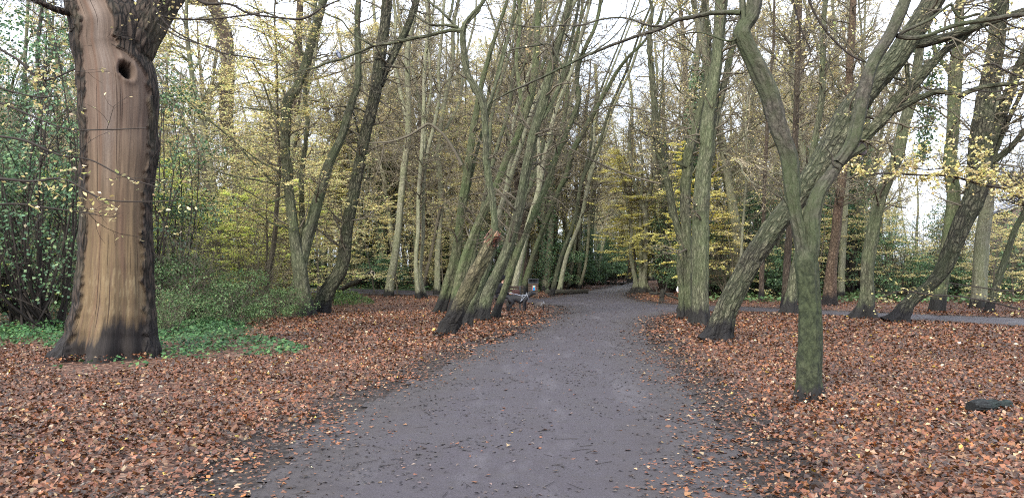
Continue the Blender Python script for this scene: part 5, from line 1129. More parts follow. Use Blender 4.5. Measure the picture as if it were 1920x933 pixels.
# ------------------------------------------------------------------ ground plants
IVY_ZONES += [gp([(250, 612), (330, 600), (400, 597), (455, 604), (470, 622), (440, 634), (520, 640), (566, 654), (545, 668), (450, 672), (370, 676), (300, 678), (262, 668)]),
              gp([(-260, 660), (-60, 630), (60, 610), (150, 610), (150, 650), (90, 656), (20, 646), (-80, 668), (-220, 700)]), gp([(280, 560), (500, 548), (545, 560), (480, 576), (380, 590), (290, 610)]),
              gp([(560, 566), (620, 555), (690, 562), (700, 572), (640, 577), (570, 576)]), gp([(120, 688), (230, 676), (300, 684), (230, 700), (150, 702)])]
def build_ivy():
    g = np.random.default_rng(91)
    names = [('ivy_patch', 'low green ivy sprawling out from the right of the stripped tree'), ('ivy_patch', 'low green ivy on the ground left of the stripped tree'), ('nettle_patch', 'rough green plants before the brown S-bend trunk'),
             ('grass_patch', 'small green patch behind the three joined feet'), ('ivy_patch', 'sprigs of ivy at the foot of the stripped tree')]
    dens = [330, 300, 150, 140, 60]
    for poly, (nm, lab), de in zip(IVY_ZONES, names, dens):
        xs = [p[0] for p in poly]; ys = [p[1] for p in poly]; n = int((max(xs) - min(xs) + 1) * (max(ys) - min(ys) + 1) * de)
        x = g.uniform(min(xs) - .5, max(xs) + .5, n); y = g.uniform(min(ys) - .5, max(ys) + .5, n)
        s = poly_sd(poly, x, y) + .35 * fbm(x * 1.6, y * 1.6); dn = fbm(x * 2.6 + 7, y * 2.6)
        keep = (s > 0) & (g.random(n) < np.clip(.35 + dn * 1.7 + s * .5, .03, 1)); x, y, s, dn = x[keep], y[keep], s[keep], dn[keep]; n = len(x)
        hh = np.clip(s, 0, .6) / .6; z = .03 + (.05 + .20 * hh * (.6 + dn)) * g.random(n)
        z = np.abs(z); M = Mesh()
        nr = np.stack([g.normal(0, .5, n), g.normal(-.15, .5, n), np.ones(n)], -1)
        pal = ([(.030, .085, .028), (.050, .125, .042), (.080, .165, .055), (.022, .050, .018), (.12, .19, .06)], [4, 5, 3, 2, 1]) if 'ivy' in nm else ([(.05, .10, .03), (.09, .15, .04), (.13, .18, .06), (.03, .05, .02)], [3, 4, 2, 2])
        if 'ivy' in nm: leaves(M, np.stack([x, y, z], -1), nr, g.uniform(.05, .10, n), palette(g, n, *pal), 0, MAPLE, g, .2, .9)
        else: leaves(M, np.stack([x, y, z * 1.8], -1), nr * [1, 1, .4], g.uniform(.07, .18, n), palette(g, n, *pal), 0, None, g, .3, .6)
        tag(M.obj(nm, [GREEN]), lab, 'ground cover', kind='stuff')
    # far undergrowth carpet
    M = Mesh(); n = 60000; y = 26 + 50 * g.random(n); x = g.uniform(-.68, .68, n) * y
    gz = green_zone(x, y); s = path_sd(x, y); k = (s < -.6) & (g.random(n) < gz * .9 + .0) & (fbm(x * .5, y * .5) > -.35); k |= (s < -1.0) & (x > 5) & (y > 33 + .0 * x) & (x > .25 * y) & (g.random(n) < .8)
    x, y = x[k], y[k]; n = len(x); z = .05 + .35 * g.random(n) * (fbm(x * .8, y * .8) * .5 + .6)
    leaves(M, np.stack([x, y, z], -1), np.stack([g.normal(0, .6, n), g.normal(0, .6, n), np.ones(n)], -1), g.uniform(.10, .22, n), palette(g, n, *BRAM), 0, None, g, .3, 1.2)
    tag(M.obj('undergrowth', [GREEN]), 'green carpet of ivy and bramble on the floor of the far wood', 'undergrowth', kind='stuff')
    # ivy climbing the right flank of the stripped tree foot
    M = Mesh(); b = G(262, 655); n = 900; t = g.random(n); a = g.uniform(-.3, 1.3, n)
    c = np.stack([b[0] + .06 + .34 * (1 - t) * np.cos(a) + g.normal(0, .05, n) - .10 * t, b[1] - .1 + .3 * np.sin(a) + g.normal(0, .05, n), .05 + .95 * t * g.random(n)], -1)
    leaves(M, c, np.stack([.6 + g.normal(0, .4, n), -.8 + g.normal(0, .4, n), .4 + g.normal(0, .3, n)], -1), g.uniform(.04, .075, n), palette(g, n, *BRAM), 0, MAPLE, g, .2, .9)
    tag(M.obj('climbing_ivy', [GREEN]), 'ivy climbing the right side of the stripped tree\'s foot', 'ivy', kind='stuff')
    # hanging ivy strand on the right against the sky
    M = Mesh(); n = 1500; t = g.random(n); Y = 30
    pts = np.array([P(1752, 60, Y), P(1750, 120, Y), P(1744, 180, Y), P(1738, 230, Y), P(1732, 275, Y), P(1728, 305, Y)]); pp, rr = resample(pts, np.array([.03, .03, .025, .02, .015, .01]), .15)
    tubes(M, pp, rr, 5, 1); q = np.minimum((t * (len(pp) - 1)).astype(int), len(pp) - 2); w = .34 - .2 * t
    leaves(M, pp[q] + g.normal(0, 1, (n, 3)) * w[:, None] * [1, 1, .5], g.normal(0, 1, (n, 3)) + [0, -.5, .5], g.uniform(.09, .15, n), palette(g, n, *HOLLY), 0, None, g, .3, 1.4)
    tag(M.obj('hanging_ivy', [GREEN, TWIG_DARK]), 'dark strand of ivy hanging against the white sky at the right', 'ivy')

# ------------------------------------------------------------------ logs and small wood
def log(name, label, a, b, ra, rb, mat, endmat=None, seed=1, stubs=()):
    a = np.array(a, float); b = np.array(b, float); M = Mesh()
    mid = (a + b) / 2 + np.array([0, 0, .0]); gl = np.random.default_rng(seed); tt = np.linspace(0, 1, 8)[:, None]; ln = np.linalg.norm(b - a); pts_ = a * (1 - tt) + b * tt; pts_[1:-1] += gl.normal(0, .012 * ln ** .5, (6, 3)) * [1, 1, .5]
    pp, rr = resample(pts_, (ra * (1 - tt[:, 0]) + rb * tt[:, 0]) * gl.uniform(.86, 1.14, 8), .03)
    tubes(M, pp, rr, 22, 0, disp=relief(seed, .04, .16 * min(ra, .12), 12, 5, 0, .3, 5, .02), cap=.35)
    r = M.v[0]; n = 23; first = r[:22]; c = pp[0]; M.add(np.concatenate([first, [c]]), np.array([[(x + 1) % 22, x, 22] for x in range(22)]), 0, smooth=False)
    for (t, d, L, rad) in stubs:
        p0 = a * (1 - t) + b * t; p1 = p0 + norm(np.array(d, float)) * L; pt, rd = resample(np.array([p0, (p0 + p1) / 2 + .02, p1]), np.array([rad, rad * .8, rad * .5]), .04); tubes(M, pt, rd, 9, 0, disp=relief(seed + 2, .1, .004), cap=True)
    root = empty(name, a); tag(root, label, 'log'); shift(M, a); M.obj('wood', [mat], root)
    if endmat:
        E = Mesh(); d = norm(pp[-1] - pp[-2]); tubes(E, np.array([pp[-1] - d * .002, pp[-1] + d * .012]), np.array([rb * .99, rb * .93]), 20, 0, cap=.03); shift(E, a); E.obj('cut_end', [endmat], root)
    return root
WETLOG = bark_mat('wet_black_log', (.006, .006, .006), (.018, .019, .020), (.050, .056, .054), (.025, .045, .040), .6, base=0, fu=22, fv=5)
def build_logs():
    a = G(1826, 779); b = G(1905, 772); log('log', 'short wet black log with greenish moss lying on the leaves at the right', (a[0], a[1] + .05, .085), (b[0], b[1] + .12, .068), .072, .050, WETLOG, seed=4, stubs=[(.8, (.3, -.2, .6), .05, .02)])
    cut = flat_mat('fresh_cut_wood', (.70, .60, .44), .8)
    Y = 41; log('cut_log', 'fallen limb propped up with a pale round sawn end, left of the sunlit trunk', P(628, 548, Y + 1.5), P(699, 512, Y - .6), .13, .15, BARK_DARK, cut, 5)
    Y = 44; log('cut_log', 'dark log lying across the verge just past the litter bin', (G(1020, 549)[0], Y, .12), (G(1078, 549)[0] + .6, Y + .8, .16), .17, .13, BARK_DARK, None, 6)
    Y = G(1240, 566)[1]
    log('post', 'short dark stump post standing beside the right verge of the path junction', (P(1241, 565, Y)[0], Y, -.05), P(1242, 543, Y), .13, .11, BARK_DARK, None, 7)
    log('fallen_branch', 'dark fallen bough lying across the short stump post by the junction', P(1219, 549, Y - .1), P(1262, 551, Y + .4), .06, .05, BARK_DARK, None, 8, stubs=[(.6, (.3, 0, 1), .5, .04), (.3, (-.2, .3, .8), .4, .03)])
    Y = 35; log('fallen_branch', 'thin curved bough on the ground before the burred tree\'s left side', P(1250, 552, Y), P(1278, 562, Y - 1), .05, .04, BARK_DARK, None, 9)
    Y = 26; log('fallen_branch', 'long grey bough lying level behind the crooked tree at the left', P(-20, 528, Y), P(98, 535, Y), .06, .04, BARK_DARK, None, 10, stubs=[(.5, (.3, 0, .7), .8, .03)])
    g = np.random.default_rng(12)
    for k, (x0, y0, x1, y1) in enumerate([(60, 500, 130, 545), (110, 500, 155, 470), (20, 560, 75, 520), (60, 545, 115, 505), (-30, 610, 60, 560), (125, 520, 150, 545)]):
        Y = 25 + k * .6
        log('fallen_branch', ['slanting dead bough, uppermost in the brushwood heap at the left', 'pale dead bough pointing up beside the stripped tree\'s left edge', 'dead bough at the left end of the brushwood heap', 'thin dead bough crossing in the middle of the brushwood heap',
            'long low dead bough in the lower left corner of the wood', 'short dead bough between the crooked tree and the stripped tree'][k], P(x0, y0, Y), P(x1, y1, Y + 1), .035, .02, TWIG if k % 2 else BARK_DARK, None, 20 + k, stubs=[(.4, (.2, .1, .9), .5, .018), (.7, (-.4, .2, .5), .4, .014)])
    # root plate mound right of the verge trunks
    M = Mesh(); n = 70; c = G(1135, 534); p0 = c + g.normal(0, 1, (n, 3)) * [.9, .5, .0] + [0, 0, .1]; d0 = g.normal(0, 1, (n, 3)) * [1, 1, .3] + [0, 0, .2]
    pt, rd = grow(g, p0, d0, g.uniform(.4, 1.3, n), np.full(n, .05), np.full(n, .015), 5, .2); tubes(M, pt, rd, 5, 0); tag(M.obj('brushwood', [BARK_DARK]), 'low heap of dark brushwood beside the far path bend', 'brushwood')
# ------------------------------------------------------------------ people, animals, bench, bin, bird, house
def plain(name, col, rough=.7, spec=.3, noise=.12, scale=40): return flat_mat(name, col, rough, spec, noise, scale)
def skin_body(name, joints, edges, mat, parent, sub=2, rootj=0):
    """joints: {key: (x,y,z,r)}; one continuous skinned surface"""
    keys = list(joints); idx = {k: i for i, k in enumerate(keys)}
    me = bpy.data.meshes.new(name); me.from_pydata([joints[k][:3] for k in keys], [(idx[a], idx[b]) for a, b in edges], []); me.update()
    o = bpy.data.objects.new(name, me); scene.collection.objects.link(o)
    sm = o.modifiers.new('s', 'SKIN'); ly = me.skin_vertices[0] if me.skin_vertices else None
    if ly is None:
        bpy.context.view_layer.objects.active = o; bpy.ops.mesh.customdata_skin_add(); ly = me.skin_vertices[0]
    for k, i in idx.items():
        r = joints[k][3]; ly.data[i].radius = (r, r) if np.isscalar(r) else r
        ly.data[i].use_root = (i == rootj)
    sb = o.modifiers.new('u', 'SUBSURF'); sb.levels = sb.render_levels = sub
    dg = bpy.context.evaluated_depsgraph_get(); dg.update()
    m2 = bpy.data.meshes.new_from_object(o.evaluated_get(dg)); bpy.data.objects.remove(o)
    m2.materials.clear(); m2.materials.append(mat)
    for p in m2.polygons: p.use_smooth = True; p.material_index = 0
    n = bpy.data.objects.new(name, m2); scene.collection.objects.link(n)
    if parent: n.parent = parent
    return n
def ellipsoid(M, c, r, n=14, mat=0, cut=None, tilt=0, col=None):
    u = np.linspace(0, 2 * np.pi, n * 2 + 1); v = np.linspace(0, np.pi, n + 1)
    if cut is not None: v = np.linspace(0, cut, n + 1)
    U, Vv = np.meshgrid(u, v); X = np.sin(Vv) * np.cos(U) * r[0]; Y = np.sin(Vv) * np.sin(U) * r[1]; Z = np.cos(Vv) * r[2]
    ca, sa = math.cos(tilt), math.sin(tilt); X, Z = X * ca + Z * sa, -X * sa + Z * ca
    V = np.stack([X + c[0], Y + c[1], Z + c[2]], -1).reshape(-1, 3); w = 2 * n + 1
    i = (np.arange(n)[:, None] * w + np.arange(2 * n)[None]).ravel(); M.add(V, np.stack([i, i + w, i + w + 1, i + 1], -1), mat, col=col)
def box(M, c, s, mat=0, bev=.006, rot=None):
    c = np.array(c, float); s = np.array(s, float) / 2; b = min(bev, s.min() * .45)
    V = []; 
    import itertools
    bm_v = []
    for sx, sy, sz in itertools.product((-1, 1), repeat=3):
        for ax in range(3):
            p = np.array([sx, sy, sz]) * s; q = p - np.array([sx, sy, sz]) * b; q[ax] = p[ax]; bm_v.append(q)
    import bmesh
    bm = bmesh.new(); [bm.verts.new(v) for v in bm_v]; bmesh.ops.convex_hull(bm, input=bm.verts); bm.verts.ensure_lookup_table(); bm.verts.index_update()
    vv = np.array([v.co for v in bm.verts]); ff = np.array([[v.index for v in f.verts] for f in bm.faces if len(f.verts) == 3]); f4 = np.array([[v.index for v in f.verts] for f in bm.faces if len(f.verts) == 4])
    bm.free()
    if rot is not None: vv = vv @ np.array(rot).T
    if len(ff): M.add(vv + c, ff, mat, smooth=False)
    if len(f4): M.add(vv + c, f4, mat, smooth=False)
def rotY(a): return [[math.cos(a), 0, math.sin(a)], [0, 1, 0], [-math.sin(a), 0, math.cos(a)]]

def hand(J, E, w, d, side, pre, up=(0, 0, 1)):
    """five unequal bent fingers rooted in a palm at wrist w, pointing along d"""
    w = np.array(w, float); d = norm(np.array(d, float)); s = norm(np.array(side, float)); n = np.cross(d, s)
    J[pre + 'palm'] = (*(w + d * .05), .030)
    E.append((pre + 'wrist', pre + 'palm'))
    for k, (off, L) in enumerate([(-.030, .070), (-.010, .080), (.010, .075), (.028, .060)]):
        a = w + d * .085 + s * off; b = a + d * L * .5 - n * .012; c = b + d * L * .35 - n * .028
        for t, q, r in (('a', a, .0095), ('b', b, .009), ('c', c, .007)): J[f'{pre}f{k}{t}'] = (*q, r)
        E += [(pre + 'palm', f'{pre}f{k}a'), (f'{pre}f{k}a', f'{pre}f{k}b'), (f'{pre}f{k}b', f'{pre}f{k}c')]
    a = w + d * .04 - s * .042; b = a + d * .035 - s * .014 - n * .015; J[pre + 'ta'] = (*a, .011); J[pre + 'tb'] = (*b, .009); E += [(pre + 'palm', pre + 'ta'), (pre + 'ta', pre + 'tb')]

def face(parent, c, R_, facing, skin, seed=0):
    """head with brow, nose, mouth, eyes and ears, facing along +facing (2D)"""
    pass

def build_bench(x, y):
    W = plain('bench_wood', (.045, .034, .026), .85); I = plain('bench_iron', (.03, .03, .032), .5, .5)
    root = empty('park_bench', (x, y, 0)); tag(root, 'dark slatted park bench half hidden behind the leaning trunks, under the seated person', 'bench')
    S = Mesh()
    for k in range(4): box(S, (0, -.17 + k * .115, .44), (1.5, .095, .035))
    S.obj('seat', [W], root); B = Mesh()
    for k in range(3): box(B, (0, .245 + k * .02, .58 + k * .12), (1.5, .03, .09))
    B.obj('backrest', [W], root)
    for sx in (-.62, .62):
        for (dy, h, nm) in ((-.18, .42, 'leg'), (.22, .86, 'leg')):
            L = Mesh(); box(L, (sx, dy, h / 2), (.06, .06, h)); L.obj('leg', [I], root)
    return root

def build_person():
    """seated on the bench, leaning forward over the knees, seen from the side (facing +x)"""
    Y = 28.6; x0 = (935 - 960) / FPX * Y
    root = empty('person', (x0, Y, 0)); tag(root, 'person in black coat and black knitted hat sitting side on, holding a dog lead', 'person')
    sk = plain('skin', (.50, .30, .22), .55, .4, .05); blk = plain('black_coat', (.016, .016, .020), .75, .2); trs = plain('black_trousers', (.020, .020, .025), .8); hat = plain('black_knit', (.010, .010, .012), .95, .1); shoe = plain('black_boot', (.015, .014, .014), .5)
    # body: pelvis at the bench seat, back leaning forward
    J = {'pelvis': (-.05, 0, .52, .13), 'belly': (.01, 0, .66, .125), 'chest': (.08, 0, .84, (.15, .12)), 'neck0': (.13, 0, .96, .06), 'neck': (.155, 0, 1.01, .052), 'head': (.185, 0, 1.07, .075), 'skull': (.19, 0, 1.135, .088), 'crown': (.185, 0, 1.19, .06)}
    E = [('pelvis', 'belly'), ('belly', 'chest'), ('chest', 'neck0'), ('neck0', 'neck'), ('neck', 'head'), ('head', 'skull'), ('skull', 'crown')]
    for s, t in ((-1, 'l'), (1, 'r')):
        J[t + 'sh'] = (.10, s * .17, .90, .058); J[t + 'el'] = (.20 if s < 0 else .16, s * .22, .66, .043); J[t + 'wrist'] = (.40, s * .12, .60, .028)
        E += [('chest', t + 'sh'), (t + 'sh', t + 'el'), (t + 'el', t + 'wrist')]
        hand(J, E, J[t + 'wrist'][:3], (.9, 0, -.15), (0, 1, 0) if s < 0 else (0, -1, 0), t)
        J[t + 'hip'] = (.0, s * .09, .50, .085); J[t + 'kn'] = (.42, s * .12, .50, .058); J[t + 'ank'] = (.44, s * .12, .09, .036); J[t + 'toe'] = (.60, s * .13, .045, .03)
        E += [('pelvis', t + 'hip'), (t + 'hip', t + 'kn'), (t + 'kn', t + 'ank'), (t + 'ank', t + 'toe')]
    body = skin_body('body', J, E, sk, root)
    F = Mesh(); ellipsoid(F, (.275, 0, 1.085), (.022, .013, .022), 8); ellipsoid(F, (.262, 0, 1.04), (.012, .024, .006), 8); ellipsoid(F, (.20, -.088, 1.085), (.018, .01, .028), 8); ellipsoid(F, (.20, .088, 1.085), (.018, .01, .028), 8)
    F.obj('face', [sk], root)
    Ey = Mesh(); [ellipsoid(Ey, (.263, sy * .032, 1.105), (.009, .011, .008), 8) for sy in (-1, 1)]; Ey.obj('eyes', [plain('eye_dark', (.03, .02, .02), .2, .6)], root)
    C = {k: v for k, v in J.items() if k in ('pelvis', 'belly', 'chest', 'lsh', 'lel', 'rsh', 'rel')}
    C = {k: (*v[:3], (v[3][0] * 1.22, v[3][1] * 1.25) if not np.isscalar(v[3]) else v[3] * 1.3) for k, v in C.items()}
    C['collar'] = (.13, 0, .97, .082)
    for t in 'lr': w = J[t + 'wrist']; C[t + 'cuff'] = (w[0] - .02, w[1], w[2], .040)
    skin_body('coat', C, [('pelvis', 'belly'), ('belly', 'chest'), ('chest', 'collar'), ('chest', 'lsh'), ('lsh', 'lel'), ('lel', 'lcuff'), ('chest', 'rsh'), ('rsh', 'rel'), ('rel', 'rcuff')], blk, root)
    T = {'p': (-.05, 0, .52, .145)}; te = []
    for t in 'lr':
        for k in ('hip', 'kn'): v = J[t + k]; T[t + k] = (*v[:3], v[3] * 1.18)
        v = J[t + 'ank']; T[t + 'cf'] = (v[0], v[1], v[2] + .03, .052); te += [('p', t + 'hip'), (t + 'hip', t + 'kn'), (t + 'kn', t + 'cf')]
    skin_body('trousers', T, te, trs, root)
    for s in (-1, 1): B = Mesh(); ellipsoid(B, (.52, s * .125, .05), (.14, .05, .055), 10); ellipsoid(B, (.44, s * .12, .10), (.055, .052, .07), 10); B.obj('boot', [shoe], root)
    H = Mesh(); ellipsoid(H, (.178, 0, 1.14), (.112, .106, .125), 14, cut=1.75, tilt=-.18); pts = np.array([[math.cos(a) * .112 + .182, math.sin(a) * .105, 1.118 + .02 * math.cos(a)] for a in np.linspace(0, 2 * np.pi, 25)]); tubes(H, pts, np.full(25, .018), 8, 0)
    H.obj('knitted_hat', [hat], root)
    # the little red bag and a light cup on the bench end
    B = Mesh(); box(B, (0, 0, .14), (.30, .20, .26), bev=.05); tubes(B, np.array([[-.09, 0, .26], [-.06, 0, .36], [.06, 0, .36], [.09, 0, .26]]), np.full(4, .012), 6, 0)
    r = empty('bag', (x0 + .62, Y - .02, .46)); tag(r, 'small dull red bag resting on the bench beside the dog\'s back', 'bag'); B.obj('bag_body', [plain('dull_red_cloth', (.05, .022, .02), .8)], r)
    return x0, Y

def quad(name, label, loc, rz, S, coat, build='lab', extra=None):
    """standing dog facing +x, S = shoulder height scale"""
    root = empty(name, loc, rz); tag(root, label, 'dog')
    s = S
    J = {'hipc': (-.32, 0, .50, (.085, .105)), 'loin': (-.16, 0, .50, (.082, .10)), 'rib': (.04, 0, .475, (.095, .13)), 'chest': (.20, 0, .465, (.092, .135)), 'withers': (.27, 0, .53, .085),
         'neck': (.37, 0, .63, .068), 'poll': (.44, 0, .70, .070), 'brow': (.50, 0, .695, .058), 'muzz': (.585, 0, .665, .036), 'nose': (.63, 0, .658, .027),
         'tail0': (-.42, 0, .54, .038), 'tail1': (-.55, 0, .50, .026), 'tail2': (-.66, 0, .42, .014)}
    E = [('hipc', 'loin'), ('loin', 'rib'), ('rib', 'chest'), ('chest', 'withers'), ('withers', 'neck'), ('neck', 'poll'), ('poll', 'brow'), ('brow', 'muzz'), ('muzz', 'nose'), ('hipc', 'tail0'), ('tail0', 'tail1'), ('tail1', 'tail2')]
    for sy, t, st in ((-1, 'l', .0), (1, 'r', .07)):
        J[t + 'thigh'] = (-.31, sy * .075, .40, .066); J[t + 'stif'] = (-.22 - st, sy * .085, .30, .045); J[t + 'hock'] = (-.37 - st, sy * .085, .175, .024); J[t + 'hp'] = (-.345 - st, sy * .085, .045, .022); J[t + 'ht'] = (-.30 - st, sy * .085, .022, .022)
        J[t + 'shd'] = (.20, sy * .075, .40, .055); J[t + 'elb'] = (.165 + st, sy * .08, .29, .034); J[t + 'wri'] = (.185 + st, sy * .08, .15, .023); J[t + 'fp'] = (.185 + st, sy * .08, .045, .021); J[t + 'ft'] = (.225 + st, sy * .08, .022, .022)
        J[t + 'ear0'] = (.435, sy * .062, .725, .022); J[t + 'ear1'] = (.44, sy * .082, .66, .014)
        E += [('hipc', t + 'thigh'), (t + 'thigh', t + 'stif'), (t + 'stif', t + 'hock'), (t + 'hock', t + 'hp'), (t + 'hp', t + 'ht'), ('chest', t + 'shd'), (t + 'shd', t + 'elb'), (t + 'elb', t + 'wri'), (t + 'wri', t + 'fp'), (t + 'fp', t + 'ft'), ('poll', t + 'ear0'), (t + 'ear0', t + 'ear1')]
    if build == 'sniff':        # head low, nose to the leaves
        J.update({'neck': (.36, 0, .50, .06), 'poll': (.46, 0, .42, .062), 'brow': (.51, 0, .38, .052), 'muzz': (.57, 0, .31, .034), 'nose': (.60, 0, .27, .025)})
        for sy, t in ((-1, 'l'), (1, 'r')): J[t + 'ear0'] = (.44, sy * .06, .46, .022); J[t + 'ear1'] = (.40, sy * .085, .41, .016)
    fat = 1.42 if build == 'lab' else 1.6
    Js = {k: (v[0] * s, v[1] * s, v[2] * s, v[3] * s * fat if np.isscalar(v[3]) else (v[3][0] * s * fat, v[3][1] * s * fat)) for k, v in J.items()}
    skin_body('body', Js, E, coat, root)
    Hn = Mesh()
    if extra:
        def ringd(x, z, ry, rz_, r=.012, tilt=0): a = np.linspace(0, 2 * np.pi, 21); return np.stack([x + tilt * np.cos(a) * 0 + np.sin(a) * tilt, np.cos(a) * ry, z + np.sin(a) * rz_], -1) * s
        for pth in (ringd(.10, .475, .142, .178, tilt=.05), ringd(.315, .575, .105, .128, tilt=-.05)): tubes(Hn, pth, np.full(21, .006 * s), 6, 0)
        for sy in (-1, 1): tubes(Hn, np.array([[.31, sy * .10, .62], [.21, sy * .142, .56], [.12, sy * .145, .44], [.05, sy * .13, .38]]) * s, np.full(4, .007 * s), 6, 0)
        Hn.obj('harness', [extra], root)
    Ey = Mesh(); e = Js['brow']; [ellipsoid(Ey, (e[0] + .032 * s, sy * .038 * s, e[2] + .025 * s), (.009 * s,) * 3, 6) for sy in (-1, 1)]; Ey.obj('eyes', [plain('dog_eye', (.02, .012, .01), .15, .6)], root)
    return root

def build_props():
    px0, Yp = build_person(); build_bench(px0 + .15, Yp)
    Yd = G(960, 583)[1] - .3
    blackfur = plain('black_fur', (.010, .010, .013), .6, .35, .3, 60); wht = plain('white_strap', (.34, .37, .44), .7); grey = plain('grey_tan_fur', (.055, .048, .046), .85, .2, .6, 30)
    quad('dog', 'black dog in a pale harness standing side on by the path edge, head right', ((973 - 960) / FPX * Yd, Yd, .0), 0, .95, blackfur, 'lab', wht)
    # coat stripes and lead as their own things
    x = (973 - 960) / FPX * Yd
    L = Mesh(); pts = np.array([(px0 + .50, Yp - .12, .58), (x - .35, Yd - .05, .66), (x - .05, Yd - .11, .60), (x + .1, Yd - .13, .56), (x + .26, Yd - .11, .60)]); pp, rr = resample(pts, np.full(5, .009), .05); tubes(L, pp, rr, 6, 0)
    tag(L.obj('dog_lead', [wht]), 'pale lead running from the seated person to the black dog', 'lead')
    Y2 = G(1015, 583)[1]
    quad('dog', 'small scruffy grey dog in a white-striped harness sniffing the leaves ahead of the black dog', ((1012 - 960) / FPX * Y2, Y2, 0), -.15, .50, grey, 'sniff', wht)
    # litter bin
    Yb = G(1000, 556)[1]; xb = (999 - 960) / FPX * Yb
    root = empty('litter_bin', (xb, Yb, 0), .1); tag(root, 'brown slatted litter bin with a dark hooded lid and a small blue and red notice', 'bin')
    W = plain('bin_wood', (.075, .055, .042), .8); D = plain('bin_dark_metal', (.035, .037, .04), .45, .5)
    for k in range(5):
        B = Mesh(); box(B, (0, 0, .10 + k * .13), (.52, .46, .115), bev=.008); B.obj('slat_band', [W], root)
    B = Mesh(); box(B, (0, 0, .33), (.44, .38, .62)); B.obj('liner', [D], root)
    B = Mesh(); box(B, (0, 0, .72), (.56, .50, .05)); [box(B, (sx * .24, sy * .21, .82), (.05, .05, .18)) for sx in (-1, 1) for sy in (-1, 1)]; box(B, (0, 0, .92), (.58, .52, .035), bev=.012); box(B, (0, .20, .82), (.48, .02, .16)); B.obj('lid', [D], root)
    Nn = Mesh(); box(Nn, (.02, -.237, .46), (.19, .008, .26), 0, .002); box(Nn, (.03, -.2425, .41), (.12, .006, .14), 1, .002); box(Nn, (.03, -.2425, .53), (.09, .006, .08), 2, .002); box(Nn, (-.055, -.2425, .46), (.03, .006, .22), 3, .002); box(Nn, (.10, -.2425, .46), (.02, .006, .20), 3, .002)
    Nn.obj('notice', [plain('notice_paper', (.16, .17, .19), .6), plain('notice_blue', (.03, .25, .55), .6), plain('notice_pale_green', (.45, .65, .5), .6), plain('notice_red', (.45, .12, .10), .6)], root)
    # pigeon on the long limb
    Yg = G(874, 612)[1]; h = (612 - 100) / FPX * Yg; Ybd = Yg + .04 * h + .1
    pb = P(635, 111, Ybd); root = empty('pigeon', pb); tag(root, 'blue-grey pigeon perched on the long dark limb high at the left', 'bird')
    J = {'tail': (.07, .03, -.06, (.022, .010)), 'rump': (.045, .02, .03, .035), 'body': (.0, 0, .10, .062), 'breast': (-.02, 0, .155, .055), 'neck': (-.035, 0, .205, .030), 'head': (-.045, -.002, .24, .025), 'bill': (-.078, -.005, .233, .006)}
    skin_body('body', J, [('tail', 'rump'), ('rump', 'body'), ('body', 'breast'), ('breast', 'neck'), ('neck', 'head'), ('head', 'bill')], plain('pigeon_grey', (.10, .115, .16), .7, .2, .2), root, rootj=2)
    Wg = Mesh(); [ellipsoid(Wg, (.02, sy * .048, .095), (.035, .018, .085), 8, tilt=-.35) for sy in (-1, 1)]; Wg.obj('wings', [plain('pigeon_wing', (.16, .18, .24), .7)], root)
    Lg = Mesh(); [tubes(Lg, np.array([[0, sy * .02, .05], [0, sy * .02, .0]]), np.full(2, .005), 5) for sy in (-1, 1)]; Lg.obj('legs', [plain('pigeon_leg', (.25, .08, .07), .7)], root)
    # small child with a pale helmet, mostly hidden behind the burred tree
    Yc = 33.5; xc = (1276 - 960) / FPX * Yc
    root = empty('person', (xc, Yc, 0)); tag(root, 'small child in pale blue helmet and white jacket, half hidden behind the warty stem', 'person')
    sk = plain('child_skin', (.52, .32, .24), .55, .4, .05)
    J = {'pelvis': (0, 0, .47, .085), 'belly': (0, 0, .56, .082), 'chest': (0, 0, .68, (.10, .08)), 'neck': (0, 0, .77, .036), 'head': (0, -.005, .85, .078), 'skull': (0, 0, .91, .08)}
    E = [('pelvis', 'belly'), ('belly', 'chest'), ('chest', 'neck'), ('neck', 'head'), ('head', 'skull')]
    for s, t in ((-1, 'l'), (1, 'r')):
        J[t + 'sh'] = (s * .11, 0, .71, .036); J[t + 'el'] = (s * .16, -.03, .58, .028); J[t + 'wrist'] = (s * .15, -.12, .50, .02); E += [('chest', t + 'sh'), (t + 'sh', t + 'el'), (t + 'el', t + 'wrist')]
        J[t + 'palm'] = (s * .148, -.16, .485, .02); E.append((t + 'wrist', t + 'palm'))
        for k in range(4):
            o = (k - 1.5) * .012; J[f'{t}q{k}'] = (s * .148 + o, -.20 - .004 * (1.5 - abs(k - 1.5)), .475, .0065); J[f'{t}r{k}'] = (s * .148 + o, -.218, .455, .0055); E += [(t + 'palm', f'{t}q{k}'), (f'{t}q{k}', f'{t}r{k}')]
        J[t + 'th'] = (s * .12, -.175, .488, .008); E.append((t + 'palm', t + 'th'))
        J[t + 'hip'] = (s * .055, 0, .44, .058); J[t + 'kn'] = (s * .065, -.02, .25, .042); J[t + 'an'] = (s * .065, 0, .06, .028); J[t + 'to'] = (s * .07, -.10, .03, .026); E += [('pelvis', t + 'hip'), (t + 'hip', t + 'kn'), (t + 'kn', t + 'an'), (t + 'an', t + 'to')]
    skin_body('body', J, E, sk, root)
    C = {k: (*v[:3], v[3] * 1.3 if np.isscalar(v[3]) else (v[3][0] * 1.25, v[3][1] * 1.3)) for k, v in J.items() if k in ('pelvis', 'belly', 'chest', 'lsh', 'lel', 'rsh', 'rel')}
    for t in 'lr': w = J[t + 'wrist']; C[t + 'c'] = (*w[:3], .03)
    skin_body('jacket', C, [('pelvis', 'belly'), ('belly', 'chest'), ('chest', 'lsh'), ('lsh', 'lel'), ('lel', 'lc'), ('chest', 'rsh'), ('rsh', 'rel'), ('rel', 'rc')], plain('white_jacket', (.75, .74, .72), .7), root)
    T = {'p': (0, 0, .46, .095)}; te = []
